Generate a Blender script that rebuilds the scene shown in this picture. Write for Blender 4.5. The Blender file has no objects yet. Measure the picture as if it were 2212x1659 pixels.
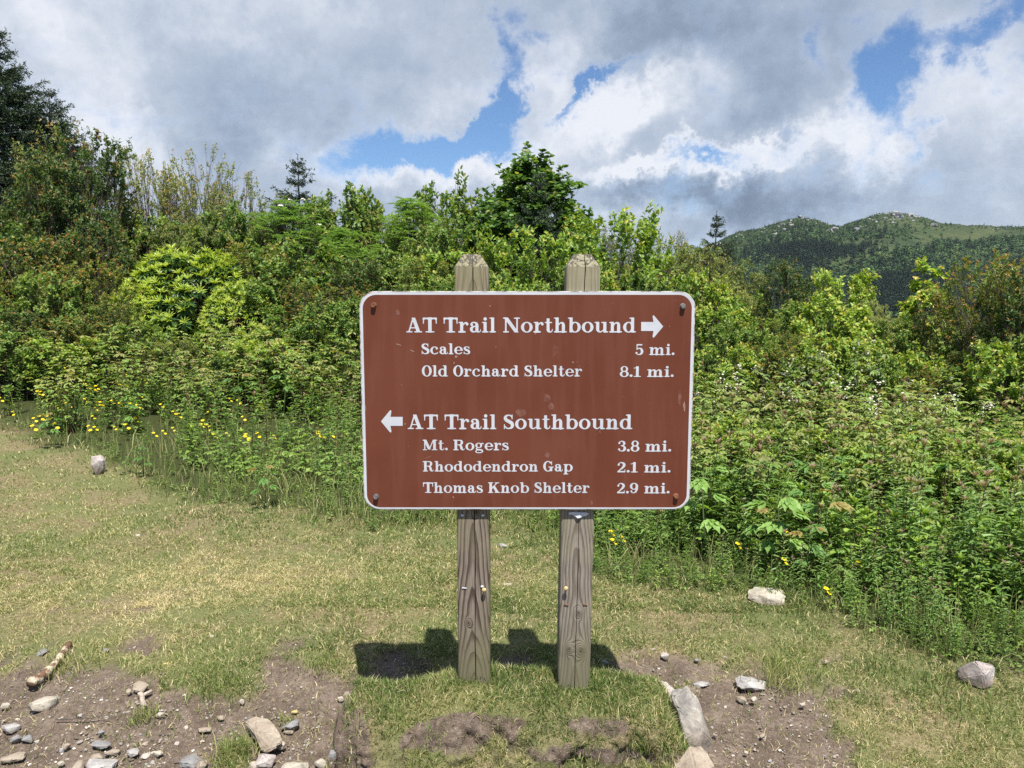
import bpy, bmesh, math, random
import numpy as np
from mathutils import Vector, Matrix

# ------------------------------------------------------------------ camera, sky, sun, exposure
SC = bpy.context.scene
COL = SC.collection
CAM_Z, PITCH, FPX, IW, IH = 1.5, math.radians(6.8), 1662.0, 2212.0, 1659.0
cam_d = bpy.data.cameras.new("camera"); cam = bpy.data.objects.new("camera", cam_d); COL.objects.link(cam)
cam_d.sensor_width = 36.0; cam_d.lens = 36.0 * FPX / IW
cam_d.clip_start = 0.05; cam_d.clip_end = 6000
cam.location = (0, 0, CAM_Z); cam.rotation_euler = (math.pi / 2 - PITCH, 0, 0)
SC.camera = cam
SC.view_settings.view_transform = 'Standard'; SC.view_settings.look = 'None'
SC.view_settings.exposure = 0.80; SC.view_settings.gamma = 1.0
SC.cycles.max_bounces = 7; SC.cycles.diffuse_bounces = 3; SC.cycles.transmission_bounces = 4
SC.cycles.transparent_max_bounces = 4; SC.cycles.caustics_reflective = False; SC.cycles.caustics_refractive = False
SC.cycles.use_denoising = False
try: SC.cycles.denoising_prefilter = 'ACCURATE'
except Exception: pass

SUN_TO = Vector((0.125, -0.425, 1.0)).normalized()
sun_d = bpy.data.lights.new("sun", 'SUN'); sun = bpy.data.objects.new("sun", sun_d); COL.objects.link(sun)
sun_d.energy = 5.0; sun_d.angle = math.radians(0.53); sun_d.color = (1.0, 0.955, 0.88)
sun.rotation_euler = (-SUN_TO).to_track_quat('-Z', 'Y').to_euler(); sun.location = (3, -10, 20)

class NT:
    """small helper round a node tree"""
    def __init__(s, nt): s.nt = nt
    def n(s, t, **kw):
        nd = s.nt.nodes.new(t)
        for k, v in kw.items(): setattr(nd, k, v)
        return nd
    def put(s, sock, v):
        if hasattr(v, 'is_output'): s.nt.links.new(v, sock)
        elif v is not None: sock.default_value = v
    def m(s, op, a, b=None, c=None, clamp=False):
        nd = s.n('ShaderNodeMath', operation=op); nd.use_clamp = clamp
        for i, v in enumerate((a, b, c)):
            if v is not None: s.put(nd.inputs[i], v)
        return nd.outputs[0]
    def noise(s, vec, scale, detail=4, rough=0.55, out='Fac', lac=2.0, dist=0.0):
        nd = s.n('ShaderNodeTexNoise')
        s.put(nd.inputs['Vector'], vec); s.put(nd.inputs['Scale'], scale); s.put(nd.inputs['Detail'], detail)
        s.put(nd.inputs['Roughness'], rough); s.put(nd.inputs['Lacunarity'], lac); s.put(nd.inputs['Distortion'], dist)
        return nd.outputs[out]
    def mr(s, v, a, b, c=0.0, d=1.0, smooth=True):
        nd = s.n('ShaderNodeMapRange', interpolation_type='SMOOTHSTEP' if smooth else 'LINEAR')
        for i, x in enumerate((v, a, b, c, d)): s.put(nd.inputs[i], x)
        return nd.outputs[0]
    def mix(s, f, a, b, mode='MIX'):
        nd = s.n('ShaderNodeMix', data_type='RGBA', blend_type=mode)
        s.put(nd.inputs['Factor'], f)
        for k, v in (('A', a), ('B', b)):
            sk = [i for i in nd.inputs if i.name == k and i.type == 'RGBA'][0]
            s.put(sk, tuple(v) + (1,) if isinstance(v, (tuple, list)) and len(v) == 3 else v)
        return [o for o in nd.outputs if o.type == 'RGBA'][0]
    def attr(s, name, out='Fac'):
        return s.n('ShaderNodeAttribute', attribute_name=name).outputs[out]
    def mapping(s, vec, scale=(1, 1, 1), loc=(0, 0, 0)):
        nd = s.n('ShaderNodeMapping'); s.put(nd.inputs['Vector'], vec)
        nd.inputs['Scale'].default_value = scale; nd.inputs['Location'].default_value = loc
        return nd.outputs[0]

def sky_angles(px, py):
    """photo position -> azimuth (from +Y towards +X) and elevation, in degrees"""
    d = Vector((px - IW / 2, FPX * math.cos(PITCH) + (IH / 2 - py) * math.sin(PITCH), -FPX * math.sin(PITCH) + (IH / 2 - py) * math.cos(PITCH)))
    return math.degrees(math.atan2(d.x, d.y)), math.degrees(math.atan2(d.z, math.hypot(d.x, d.y)))

world = bpy.data.worlds.new("World"); SC.world = world; world.use_nodes = True
def build_sky():
    nt = world.node_tree; nt.nodes.clear(); T = NT(nt)
    out = T.n('ShaderNodeOutputWorld'); bg = T.n('ShaderNodeBackground'); nt.links.new(bg.outputs[0], out.inputs[0])
    sky = T.n('ShaderNodeTexSky', sky_type='NISHITA'); sky.sun_disc = False
    sky.sun_elevation = math.asin(SUN_TO.z); sky.sun_rotation = math.atan2(SUN_TO.x, SUN_TO.y)
    sky.altitude = 1500; sky.air_density = 1.0; sky.dust_density = 0.5; sky.ozone_density = 2.0
    co = T.n('ShaderNodeTexCoord').outputs['Generated']
    nrm = T.n('ShaderNodeVectorMath', operation='NORMALIZE'); T.put(nrm.inputs[0], co); v = nrm.outputs[0]
    # cloud layer lookup: direction flattened on a plane overhead, so the billows shrink towards the horizon
    sep = T.n('ShaderNodeSeparateXYZ'); T.put(sep.inputs[0], v); x, y, z = sep.outputs
    zz = T.m('ADD', T.m('MAXIMUM', z, 0.0), 0.22)
    cmb = T.n('ShaderNodeCombineXYZ'); T.put(cmb.inputs[0], T.m('DIVIDE', x, zz)); T.put(cmb.inputs[1], T.m('DIVIDE', y, zz)); T.put(cmb.inputs[2], T.m('MULTIPLY', z, 2.0))
    pl = cmb.outputs[0]
    w1 = T.noise(v, 5.5, 8, 0.62, out='Color'); w2 = T.noise(v, 21.0, 8, 0.66, out='Color')
    def warped(amp1, amp2):
        a = T.n('ShaderNodeVectorMath', operation='MULTIPLY_ADD'); T.put(a.inputs[0], w1); a.inputs[1].default_value = (amp1,) * 3; a.inputs[2].default_value = (-amp1 / 2,) * 3
        b = T.n('ShaderNodeVectorMath', operation='MULTIPLY_ADD'); T.put(b.inputs[0], w2); b.inputs[1].default_value = (amp2,) * 3; b.inputs[2].default_value = (-amp2 / 2,) * 3
        c = T.n('ShaderNodeVectorMath', operation='ADD'); T.put(c.inputs[0], a.outputs[0]); T.put(c.inputs[1], b.outputs[0])
        d = T.n('ShaderNodeVectorMath', operation='ADD'); T.put(d.inputs[0], v); T.put(d.inputs[1], c.outputs[0])
        s2 = T.n('ShaderNodeSeparateXYZ'); T.put(s2.inputs[0], d.outputs[0])
        az = T.m('MULTIPLY', T.m('ARCTAN2', s2.outputs[0], s2.outputs[1]), 180 / math.pi)
        el = T.m('MULTIPLY', T.m('ARCSINE', T.m('MAXIMUM', T.m('MINIMUM', s2.outputs[2], 0.999), -0.999)), 180 / math.pi)
        return az, el
    az, el = warped(0.15, 0.10)
    def blob(px, py, sx, sy, rot, amp, acc):
        a0, e0 = sky_angles(px, py); k = math.degrees(1 / FPX)
        sx, sy = sx * k, sy * k; c, s_ = math.cos(math.radians(rot)), math.sin(math.radians(rot))
        da = T.m('SUBTRACT', az, a0); de = T.m('SUBTRACT', el, e0)
        u = T.m('MULTIPLY_ADD', da, c / sx, T.m('MULTIPLY', de, s_ / sx))
        w = T.m('MULTIPLY_ADD', da, -s_ / sy, T.m('MULTIPLY', de, c / sy))
        r = T.m('MULTIPLY_ADD', u, u, T.m('MULTIPLY', w, w))
        g = T.m('POWER', 2.718, T.m('MULTIPLY', r, -1.0))
        return T.m('MULTIPLY_ADD', g, amp, acc)
    # coverage: cloud everywhere ahead, opened by the blue gaps
    nz = T.noise(pl, 2.1, 10, 0.62); nz2 = T.noise(v, 19.0, 9, 0.68)
    behind = T.mr(y, 0.35, -0.25, 0.0, 1.0)
    cov = T.m('MULTIPLY_ADD', nz, 1.0, T.m('MULTIPLY_ADD', nz2, 1.05, -0.29))
    cov = T.m('MULTIPLY_ADD', behind, -0.42, cov)
    for b in ((890, 325, 175, 44, 6, -0.92), (1020, 265, 95, 34, 50, -0.66), (1070, 150, 30, 110, -6, -0.46), (1110, 20, 80, 36, 0, -0.40),
              (1262, 175, 95, 17, 24, -0.60), (1220, 215, 60, 20, 20, -0.3), (1930, 150, 56, 110, -8, -0.66), (1985, 265, 34, 40, 0, -0.40), (2160, 35, 100, 50, 35, -0.55), (2030, 90, 90, 40, 30, -0.35),
              (1510, 325, 62, 17, 5, -0.52), (1745, 105, 38, 48, 0, -0.42), (2012, 320, 26, 42, -20, -0.4), (2300, 150, 70, 60, 0, -0.4),
              (1290, 90, 60, 40, 0, 0.22), (1000, 400, 160, 40, 0, 0.28)):
        cov = blob(*b, cov)
    mask = T.mr(cov, 0.10, 0.74)
    # brightness of the cloud: pale at edges, grey bellies placed as in the place's sky that day
    lum = T.m('MULTIPLY_ADD', T.noise(pl, 1.6, 8, 0.58), 0.20, 0.49)
    lum = T.m('MULTIPLY_ADD', T.noise(v, 13.0, 9, 0.64), 0.34, T.m('SUBTRACT', lum, 0.19))
    for b in ((230, 265, 85, 75, 0, 0.22), (320, 330, 80, 45, 0, 0.14), (560, 235, 240, 85, -8, -0.10), (480, 320, 170, 50, 0, -0.08), (60, 70, 130, 90, 0, 0.14), (640, 40, 300, 110, 0, 0.12), (300, 120, 200, 90, 0, 0.08),
              (1330, 235, 190, 62, 18, 0.36), (1180, 110, 110, 70, 40, 0.26), (1010, 375, 190, 48, 0, 0.30), (940, 200, 110, 55, 30, 0.14), (720, 360, 130, 60, 0, 0.20),
              (1580, 325, 170, 32, 12, 0.40), (1400, 355, 150, 24, 8, 0.36), (1880, 270, 90, 55, -25, 0.34), (2130, 180, 110, 110, 0, 0.18), (1480, 60, 330, 110, -6, -0.16), (1700, 190, 120, 90, 0, -0.10),
              (1420, 410, 170, 50, 0, -0.20), (1640, 430, 230, 62, 0, -0.20), (1390, 470, 90, 35, 0, 0.20), (1850, 420, 180, 60, 0, -0.06), (2080, 380, 180, 90, 0, 0.06), (1330, 140, 70, 50, 0, -0.06)):
        lum = blob(*b, lum)
    edge = T.m('SUBTRACT', 1.0, T.mr(cov, 0.45, 0.85))
    lum = T.m('MULTIPLY_ADD', edge, 0.12, lum)
    lum = T.m('MULTIPLY_ADD', lum, 1.14, -0.06)
    lum = T.m('MINIMUM', T.m('MAXIMUM', lum, 0.20), 0.92)
    rampn = T.n('ShaderNodeValToRGB'); T.put(rampn.inputs[0], lum); cr = rampn.color_ramp
    cr.elements[0].position = 0.2; cr.elements[0].color = (0.15, 0.20, 0.285, 1)
    cr.elements[1].position = 0.92; cr.elements[1].color = (0.86, 0.885, 0.94, 1)
    for p, c in ((0.35, (0.23, 0.295, 0.40)), (0.5, (0.35, 0.43, 0.555)), (0.7, (0.53, 0.60, 0.71))):
        e = cr.elements.new(p); e.color = c + (1,)
    # the sky node is bright: 0.1 background strength, clouds scaled to suit
    cl = T.n('ShaderNodeVectorMath', operation='SCALE'); T.put(cl.inputs[0], rampn.outputs[0]); cl.inputs['Scale'].default_value = 5.9
    bl = T.n('ShaderNodeVectorMath', operation='MULTIPLY'); T.put(bl.inputs[0], sky.outputs[0]); bl.inputs[1].default_value = (0.55, 0.68, 0.80)
    c = T.mix(T.m('MULTIPLY', mask, 0.96), bl.outputs[0], cl.outputs[0])
    T.put(bg.inputs['Color'], c); bg.inputs['Strength'].default_value = 0.10
build_sky()

# ------------------------------------------------------------------ helpers: photo <-> place, noise, meshes
CP, SP = math.cos(PITCH), math.sin(PITCH)
def ray(px, py):
    a, b = px - IW / 2, IH / 2 - py
    return np.array([a, FPX * CP + b * SP, -FPX * SP + b * CP])
def project(P):
    P = np.asarray(P, float); x, y, z = P[..., 0], P[..., 1], P[..., 2] - CAM_Z
    dep = np.maximum(y * CP - z * SP, 1e-3)
    return IW / 2 + FPX * x / dep, IH / 2 - FPX * (y * SP + z * CP) / dep
def on_plane_y(px, py, Y):
    r = ray(px, py); t = Y / r[1]; return np.array([r[0] * t, Y, CAM_Z + r[2] * t])

def _h(ix, iy, iz, seed):
    n = (ix.astype(np.int64) * 374761393 + iy.astype(np.int64) * 668265263 + iz.astype(np.int64) * 2147483647 // 3 + seed * 974634777) & 0xFFFFFFFF
    n = ((n ^ (n >> 13)) * 1274126177) & 0xFFFFFFFF
    n = ((n ^ (n >> 16)) * 2246822519) & 0xFFFFFFFF
    return ((n ^ (n >> 15)) & 0xFFFFFF) / float(0xFFFFFF)
def vnoise(x, y, z=None, seed=0):
    x = np.asarray(x, float); y = np.asarray(y, float); z = np.zeros_like(x) if z is None else np.asarray(z, float)
    ix, iy, iz = np.floor(x), np.floor(y), np.floor(z); fx, fy, fz = x - ix, y - iy, z - iz
    u, v, w = (f * f * f * (f * (f * 6 - 15) + 10) for f in (fx, fy, fz))
    r = 0
    for dz, wz in ((0, 1 - w), (1, w)):
        for dy, wy in ((0, 1 - v), (1, v)):
            for dx, wx in ((0, 1 - u), (1, u)):
                r = r + _h(ix + dx, iy + dy, iz + dz, seed) * wx * wy * wz
    return r
def fbm(x, y, z=None, seed=0, octv=4, gain=0.5):
    a, s, t = 1.0, 0.0, 0.0
    x = np.asarray(x, float); y = np.asarray(y, float)
    for o in range(octv):
        f = 2.03 ** o
        s = s + a * vnoise(x * f, y * f, None if z is None else np.asarray(z) * f, seed + o * 7); t += a; a *= gain
    return s / t
def sst(a, b, x):
    t = np.clip((np.asarray(x, float) - a) / (b - a), 0, 1); return t * t * (3 - 2 * t)
def unit(v):
    return v / np.maximum(np.linalg.norm(v, axis=-1, keepdims=True), 1e-9)

def mesh_np(name, V, faces, mats=(), fattr=None, mat_idx=None, smooth=False):
    """V (n,3); faces: list of int arrays (m,k); fattr: {name: per-face floats in the same order}"""
    me = bpy.data.meshes.new(name)
    V = np.asarray(V, np.float32); faces = [np.asarray(f, np.int32) for f in faces if len(f)]
    nl = sum(f.size for f in faces); nf = sum(len(f) for f in faces)
    me.vertices.add(len(V)); me.vertices.foreach_set('co', V.ravel())
    me.loops.add(nl); me.loops.foreach_set('vertex_index', np.concatenate([f.ravel() for f in faces]))
    tot = np.concatenate([np.full(len(f), f.shape[1], np.int32) for f in faces])
    st = np.concatenate([[0], np.cumsum(tot)[:-1]]).astype(np.int32)
    me.polygons.add(nf); me.polygons.foreach_set('loop_start', st)
    for k, a in (fattr or {}).items():
        at = me.attributes.new(k, 'FLOAT', 'FACE'); at.data.foreach_set('value', np.asarray(a, np.float32))
    for m in mats: me.materials.append(m)
    if mat_idx is not None: me.polygons.foreach_set('material_index', np.asarray(mat_idx, np.int32))
    me.polygons.foreach_set('use_smooth', np.full(nf, bool(smooth)))
    me.update(calc_edges=True); me.validate()
    return me
def vattr(me, name, vals):
    at = me.attributes.new(name, 'FLOAT', 'POINT'); at.data.foreach_set('value', np.asarray(vals, np.float32))

class Geo:
    """collects verts / faces with per-face attributes"""
    def __init__(s): s.V, s.F, s.A, s.n = [], {3: [], 4: []}, {3: [], 4: []}, 0
    def add(s, V, F, tint=0.5, young=0.0):
        V = np.asarray(V, float).reshape(-1, 3); F = np.asarray(F, int)
        if len(F) == 0: return
        k = F.shape[1]; m = len(F)
        s.F[k].append(F + s.n)
        s.A[k].append(np.stack([np.broadcast_to(tint, (m,)), np.broadcast_to(young, (m,))], 1)); s.V.append(V)
        s.n += len(V)
    def add2(s, V, F3, F4, t3, y3, t4, y4):
        V = np.asarray(V, float).reshape(-1, 3)
        if len(F3): s.F[3].append(F3 + s.n); s.A[3].append(np.stack([t3, y3], 1))
        if len(F4): s.F[4].append(F4 + s.n); s.A[4].append(np.stack([t4, y4], 1))
        s.V.append(V); s.n += len(V)
    def arrays(s):
        V = np.concatenate(s.V) if s.V else np.zeros((0, 3))
        f3 = np.concatenate(s.F[3]) if s.F[3] else np.zeros((0, 3), int); f4 = np.concatenate(s.F[4]) if s.F[4] else np.zeros((0, 4), int)
        a3 = np.concatenate(s.A[3]) if s.A[3] else np.zeros((0, 2)); a4 = np.concatenate(s.A[4]) if s.A[4] else np.zeros((0, 2))
        return V, f3, f4, a3, a4
    def merge(s, g, M=None, dt=0.0):
        V, f3, f4, a3, a4 = g if isinstance(g, tuple) else g.arrays()
        if M is not None: V = V @ M[:3, :3].T + M[:3, 3]
        s.add2(V, f3, f4, np.clip(a3[:, 0] + dt, 0, 1), a3[:, 1], np.clip(a4[:, 0] + dt, 0, 1), a4[:, 1])
    def mesh(s, name, mats, smooth=False):
        V, f3, f4, a3, a4 = s.arrays(); a = np.concatenate([a3, a4])
        return mesh_np(name, V, [f3, f4], mats, {'tint': a[:, 0], 'young': a[:, 1]}, None, smooth)
    # tubes along polylines
    def tube(s, pts, rad, sides=5, tint=0.5, cap=True):
        pts = np.asarray(pts, float); n = len(pts); rad = np.broadcast_to(np.asarray(rad, float), (n,))
        t = np.gradient(pts, axis=0); t = unit(t)
        ref = np.array([0.31, 0.17, 0.93]) if abs(t[0] @ np.array([0.31, 0.17, 0.93])) < 0.9 else np.array([1.0, 0, 0])
        b = unit(np.cross(t, ref)); c = np.cross(t, b)
        ang = np.arange(sides) * 2 * math.pi / sides
        V = pts[:, None] + rad[:, None, None] * (np.cos(ang)[None, :, None] * b[:, None] + np.sin(ang)[None, :, None] * c[:, None])
        i = np.arange(n - 1)[:, None] * sides; j = np.arange(sides)[None]; j2 = (j + 1) % sides
        F = np.stack([i + j, i + j2, i + sides + j2, i + sides + j], -1).reshape(-1, 4)
        Vv = V.reshape(-1, 3); f3 = np.zeros((0, 3), int)
        if cap:
            k = len(Vv); Vv = np.vstack([Vv, pts[:1], pts[-1:]]); e = (n - 1) * sides
            f3 = np.array([[k, (q + 1) % sides, q] for q in range(sides)] + [[k + 1, e + q, e + (q + 1) % sides] for q in range(sides)])
        s.add2(Vv, f3, F, np.full(len(f3), tint), np.zeros(len(f3)), np.full(len(F), tint), np.zeros(len(F)))

# leaf outlines: u along, v across, w up
L_KITE = (np.array([[0, 0, 0], [.45, -.5, .10], [1, 0, -.10], [.45, .5, .10]]), np.array([[0, 1, 2], [0, 2, 3]]), np.zeros((0, 4), int))
L_OVAL = (np.array([[0, 0, 0], [.25, -.42, .07], [.65, -.45, .06], [1, 0, -.10], [.65, .45, .06], [.25, .42, .07], [.5, 0, -.01]]),
          np.array([[0, 1, 6], [1, 2, 6], [2, 3, 6], [3, 4, 6], [4, 5, 6], [5, 0, 6]]), np.zeros((0, 4), int))
L_LANCE = (np.array([[0, 0, 0], [.28, -.5, .06], [.28, 0, 0], [.28, .5, .06], [.68, -.38, .0], [.68, 0, -.06], [.68, .38, .0], [1, 0, -.2]]),
           np.array([[0, 1, 2], [0, 2, 3], [4, 7, 5], [5, 7, 6]]), np.array([[1, 4, 5, 2], [2, 5, 6, 3]]))
L_BROAD = None
def _broad():
    # a serrated leaf with raised side veins
    V, F4, F3 = [], [], []
    us = [0, .12, .24, .36, .48, .60, .72, .84, 1.0]
    wd = [.05, .30, .44, .50, .49, .42, .32, .19, 0]
    for i, (u, w) in enumerate(zip(us, wd)):
        dr = -.16 * u * u; rz = .035 if i % 2 else -.005
        V += [[u - .05 * (w > 0), -w, .10 * w + dr + rz], [u, 0, dr - .02], [u - .05 * (w > 0), w, .10 * w + dr + rz]]
    for i in range(len(us) - 1):
        a = 3 * i; F4 += [[a, a + 3, a + 4, a + 1], [a + 1, a + 4, a + 5, a + 2]]
    return np.array(V), np.array(F3, int).reshape(-1, 3), np.array(F4)
L_BROAD = _broad()

def leaves(g, P, D, N, L, W, tpl, tint, young=0.0):
    P, D, N = (np.asarray(a, float).reshape(-1, 3) for a in (P, D, N)); n = len(P)
    if n == 0: return
    D = unit(D); S = unit(np.cross(N, D)); N = np.cross(D, S)
    L = np.broadcast_to(L, (n,)).astype(float); W = np.broadcast_to(W, (n,)).astype(float)
    tv, t3, t4 = tpl; k = len(tv)
    V = P[:, None] + D[:, None] * (tv[None, :, 0, None] * L[:, None, None]) + S[:, None] * (tv[None, :, 1, None] * W[:, None, None]) + N[:, None] * (tv[None, :, 2, None] * L[:, None, None])
    off = (np.arange(n) * k)[:, None, None]
    f3 = (t3[None] + off).reshape(-1, 3) if len(t3) else np.zeros((0, 3), int)
    f4 = (t4[None] + off).reshape(-1, 4) if len(t4) else np.zeros((0, 4), int)
    ti = np.broadcast_to(tint, (n,)); yo = np.broadcast_to(young, (n,))
    g.add2(V, f3, f4, np.repeat(ti, len(t3)), np.repeat(yo, len(t3)), np.repeat(ti, len(t4)), np.repeat(yo, len(t4)))

# ------------------------------------------------------------------ scene objects: things, parts, labels
def link(name, me, parent=None, loc=None):
    o = bpy.data.objects.new(name, me); COL.objects.link(o)
    if parent is not None: o.parent = parent
    if loc is not None: o.location = loc
    return o
def tag(o, label, cat, group=None):
    o['label'] = label; o['category'] = cat
    if group: o['group'] = group
    return o
def kind(o, k): o['kind'] = k; return o
def thing(name, label, cat, loc, group=None, rz=0.0, sc=(1, 1, 1)):
    o = link(name, None, None, loc); o.rotation_euler = (0, 0, rz); o.scale = sc
    o.empty_display_size = 0.1
    return tag(o, label, cat, group)
def dup_tree(root):
    r = root.copy(); COL.objects.link(r)
    for ch in root.children:
        c = ch.copy(); COL.objects.link(c); c.parent = r
        for g in ch.children:
            d = g.copy(); COL.objects.link(d); d.parent = c
    return r
ORD = "first second third fourth fifth sixth seventh eighth ninth tenth eleventh twelfth thirteenth fourteenth fifteenth sixteenth seventeenth eighteenth nineteenth twentieth".split()

# ------------------------------------------------------------------ materials
def new_mat(name):
    m = bpy.data.materials.new(name); m.use_nodes = True; m.node_tree.nodes.clear()
    T = NT(m.node_tree); out = T.n('ShaderNodeOutputMaterial')
    return m, T, out
def principled(T, out, col, rough=0.7, spec=0.3, bump=None, bump_d=0.01, bump_s=0.5, metal=0.0):
    p = T.n('ShaderNodeBsdfPrincipled'); T.put(p.inputs['Base Color'], tuple(col) + (1,) if isinstance(col, tuple) and len(col) == 3 else col)
    T.put(p.inputs['Roughness'], rough); T.put(p.inputs['Specular IOR Level'], spec); T.put(p.inputs['Metallic'], metal)
    if bump is not None:
        b = T.n('ShaderNodeBump'); T.put(b.inputs['Height'], bump); b.inputs['Distance'].default_value = bump_d; b.inputs['Strength'].default_value = bump_s
        T.nt.links.new(b.outputs[0], p.inputs['Normal'])
    T.nt.links.new(p.outputs[0], out.inputs[0]); return p
def ramp(T, f, stops):
    r = T.n('ShaderNodeValToRGB'); T.put(r.inputs[0], f); cr = r.color_ramp
    cr.elements[0].position, cr.elements[0].color = stops[0][0], tuple(stops[0][1]) + (1,)
    cr.elements[1].position, cr.elements[1].color = stops[-1][0], tuple(stops[-1][1]) + (1,)
    for p, c in stops[1:-1]:
        e = cr.elements.new(p); e.color = tuple(c) + (1,)
    return r.outputs[0]
LEAFGAIN = 1.95
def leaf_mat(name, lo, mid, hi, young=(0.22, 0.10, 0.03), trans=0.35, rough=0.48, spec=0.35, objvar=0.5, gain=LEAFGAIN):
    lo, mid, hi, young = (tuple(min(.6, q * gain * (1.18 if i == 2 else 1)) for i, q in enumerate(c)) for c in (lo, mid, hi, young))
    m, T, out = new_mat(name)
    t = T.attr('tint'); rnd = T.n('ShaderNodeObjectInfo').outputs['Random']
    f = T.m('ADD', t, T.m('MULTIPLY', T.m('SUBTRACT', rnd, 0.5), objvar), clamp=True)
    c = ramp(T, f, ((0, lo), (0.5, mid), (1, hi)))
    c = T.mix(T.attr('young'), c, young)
    p = T.n('ShaderNodeBsdfPrincipled'); T.put(p.inputs['Base Color'], c); T.put(p.inputs['Roughness'], rough); T.put(p.inputs['Specular IOR Level'], spec)
    tr = T.n('ShaderNodeBsdfTranslucent')
    T.put(tr.inputs['Color'], T.mix(1.0, c, (1.55, 1.45, 0.55), 'MULTIPLY'))
    mx = T.n('ShaderNodeMixShader'); mx.inputs[0].default_value = trans
    T.nt.links.new(p.outputs[0], mx.inputs[1]); T.nt.links.new(tr.outputs[0], mx.inputs[2]); T.nt.links.new(mx.outputs[0], out.inputs[0])
    return m
def bark_mat(name, a, b, scale=30):
    m, T, out = new_mat(name); co = T.n('ShaderNodeTexCoord').outputs['Object']
    n = T.noise(T.mapping(co, (1, 1, .3)), scale, 4); c = T.mix(T.mr(n, .35, .65), a, b)
    principled(T, out, c, .85, .15, n, .01, .5); return m
def plain_noise(name, a, b, scale, rough=.7, spec=.3, lo=.35, hi=.65, metal=0.0):
    m, T, out = new_mat(name); co = T.n('ShaderNodeTexCoord').outputs['Object']
    n = T.noise(co, scale, 5); principled(T, out, T.mix(T.mr(n, lo, hi), a, b), rough, spec, n, .004, .4, metal); return m

M_BARK = bark_mat('bark_brown', (.055, .042, .032), (.13, .105, .085))
M_TWIG = bark_mat('twig_grey', (.050, .042, .033), (.12, .105, .085))
M_STEMR = bark_mat('stem_reddish', (.045, .022, .018), (.11, .055, .035))
M_STEMG = bark_mat('stem_green', (.06, .09, .03), (.11, .15, .05))

# ------------------------------------------------------------------ the ground
MK = 1.2
def mound_h(x, y):
    """height of the eroded turf mound the sign stands on, over the surrounding ground"""
    x = np.asarray(x, float) / MK; y = np.asarray(y, float) / MK
    lump = (fbm(x * 3.1, y * 3.1, seed=31, octv=3) - .5)
    front = 1.985 + .02 * np.sin(x * 6.5 + 1) + .05 * lump
    back = 2.135 + .03 * np.sin(x * 5 + .6) + .05 * lump
    left = -.475 + .05 * lump; right = .455 + .06 * lump
    top = .205 - .03 * (x + .1) + .035 * lump + .02 * np.exp(-((x + .08) / .16) ** 2)
    f = sst(-.105, .02, y - front - .02 * lump)
    b = 1 - sst(-.01, .16, y - back)
    l = sst(-.042, .012, x - left); r = 1 - sst(-.05, .09, x - right)
    h = top * f * b * l * r
    # slumped bare scar and undercut on the front face
    h = h - .018 * np.exp(-((x + .12) / .2) ** 2 - ((y - 1.97) / .05) ** 2) - .045 * np.exp(-((x - .27) / .12) ** 2 - ((y - 1.92) / .025) ** 2)
    return h
def zg0(x, y):
    x = np.asarray(x, float); y = np.asarray(y, float); r = np.hypot(x, y)
    side = 1 - .72 * sst(.02, .34, x / np.maximum(y, 1))
    z = (sst(4.8, 14, y) * .46 + np.clip(y - 14, 0, 26) * .028) * side
    y0 = 42 - 20 * sst(.0, .3, x / np.maximum(y, 1)); z = z - np.clip(y - y0, 0, 280) * .10 * sst(0, 38, y - y0)
    z = z - (.06 * sst(3.2, 2.5, y) + .05 * sst(2.75, 2.3, y)) * sst(-2, 0, y)
    z = z + (fbm(x * .9, y * .9, seed=3, octv=3) - .5) * .075 * sst(300, 30, r) + (fbm(x * 6, y * 6, seed=9, octv=3) - .5) * .022 * sst(14, 6, r)
    return z
def in_mound(x, y): return mound_h(x, y) > .012
def zg(x, y): return zg0(x, y) + mound_h(x, y)
def ground_hit(px, py, fn=None):
    fn = fn or zg; r = ray(px, py); lo = 0.0; t = 1.0 / FPX; step = 0.02 / FPX
    while t * r[1] < 60:
        p = r * t
        if p[2] + CAM_Z < float(fn(p[0], p[1])): break
        t += max(step, .004 * t)
    hi = t; lo = t - max(step, .004 * t)
    for _ in range(18):
        mid = (lo + hi) / 2; p = r * mid
        if p[2] + CAM_Z < float(fn(p[0], p[1])): hi = mid
        else: lo = mid
    p = r * hi; return np.array([p[0], p[1], p[2] + CAM_Z])
def to_photo_ground(x, y, z=None):
    return project(np.stack([x, y, zg0(x, y) if z is None else z], -1))

# worn soil: patches in the places where the turf is gone
SOIL = ((60, 1560, 260, 130, 1.0), (330, 1610, 260, 110, 1.0), (560, 1590, 190, 95, .9), (250, 1500, 170, 55, .8), (690, 1500, 110, 70, .8), (640, 1440, 95, 45, .75), (100, 1430, 140, 40, .5),
        (660, 1350, 60, 40, .5), (860, 1440, 75, 60, .95), (1120, 1440, 80, 40, .8), (1350, 1470, 90, 45, .9), (1500, 1440, 150, 35, .75), (1640, 1530, 170, 90, 1.15), (1620, 1640, 190, 80, 1.15), (1520, 1600, 90, 90, 1.0),
        (340, 1390, 110, 30, .6), (210, 1310, 160, 25, .42), (1790, 1425, 45, 16, .7), (1800, 1640, 70, 40, .6), (430, 1440, 90, 30, .3), (690, 1640, 90, 60, .9), (1960, 1620, 60, 30, .25), (60, 1650, 200, 60, .6), (520, 1345, 60, 25, .3))
GREEN = ((470, 1475, 90, 40, -.7), (700, 1430, 50, 25, -.6), (510, 1630, 55, 40, -.9), (310, 1540, 30, 14, -.3))
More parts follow.
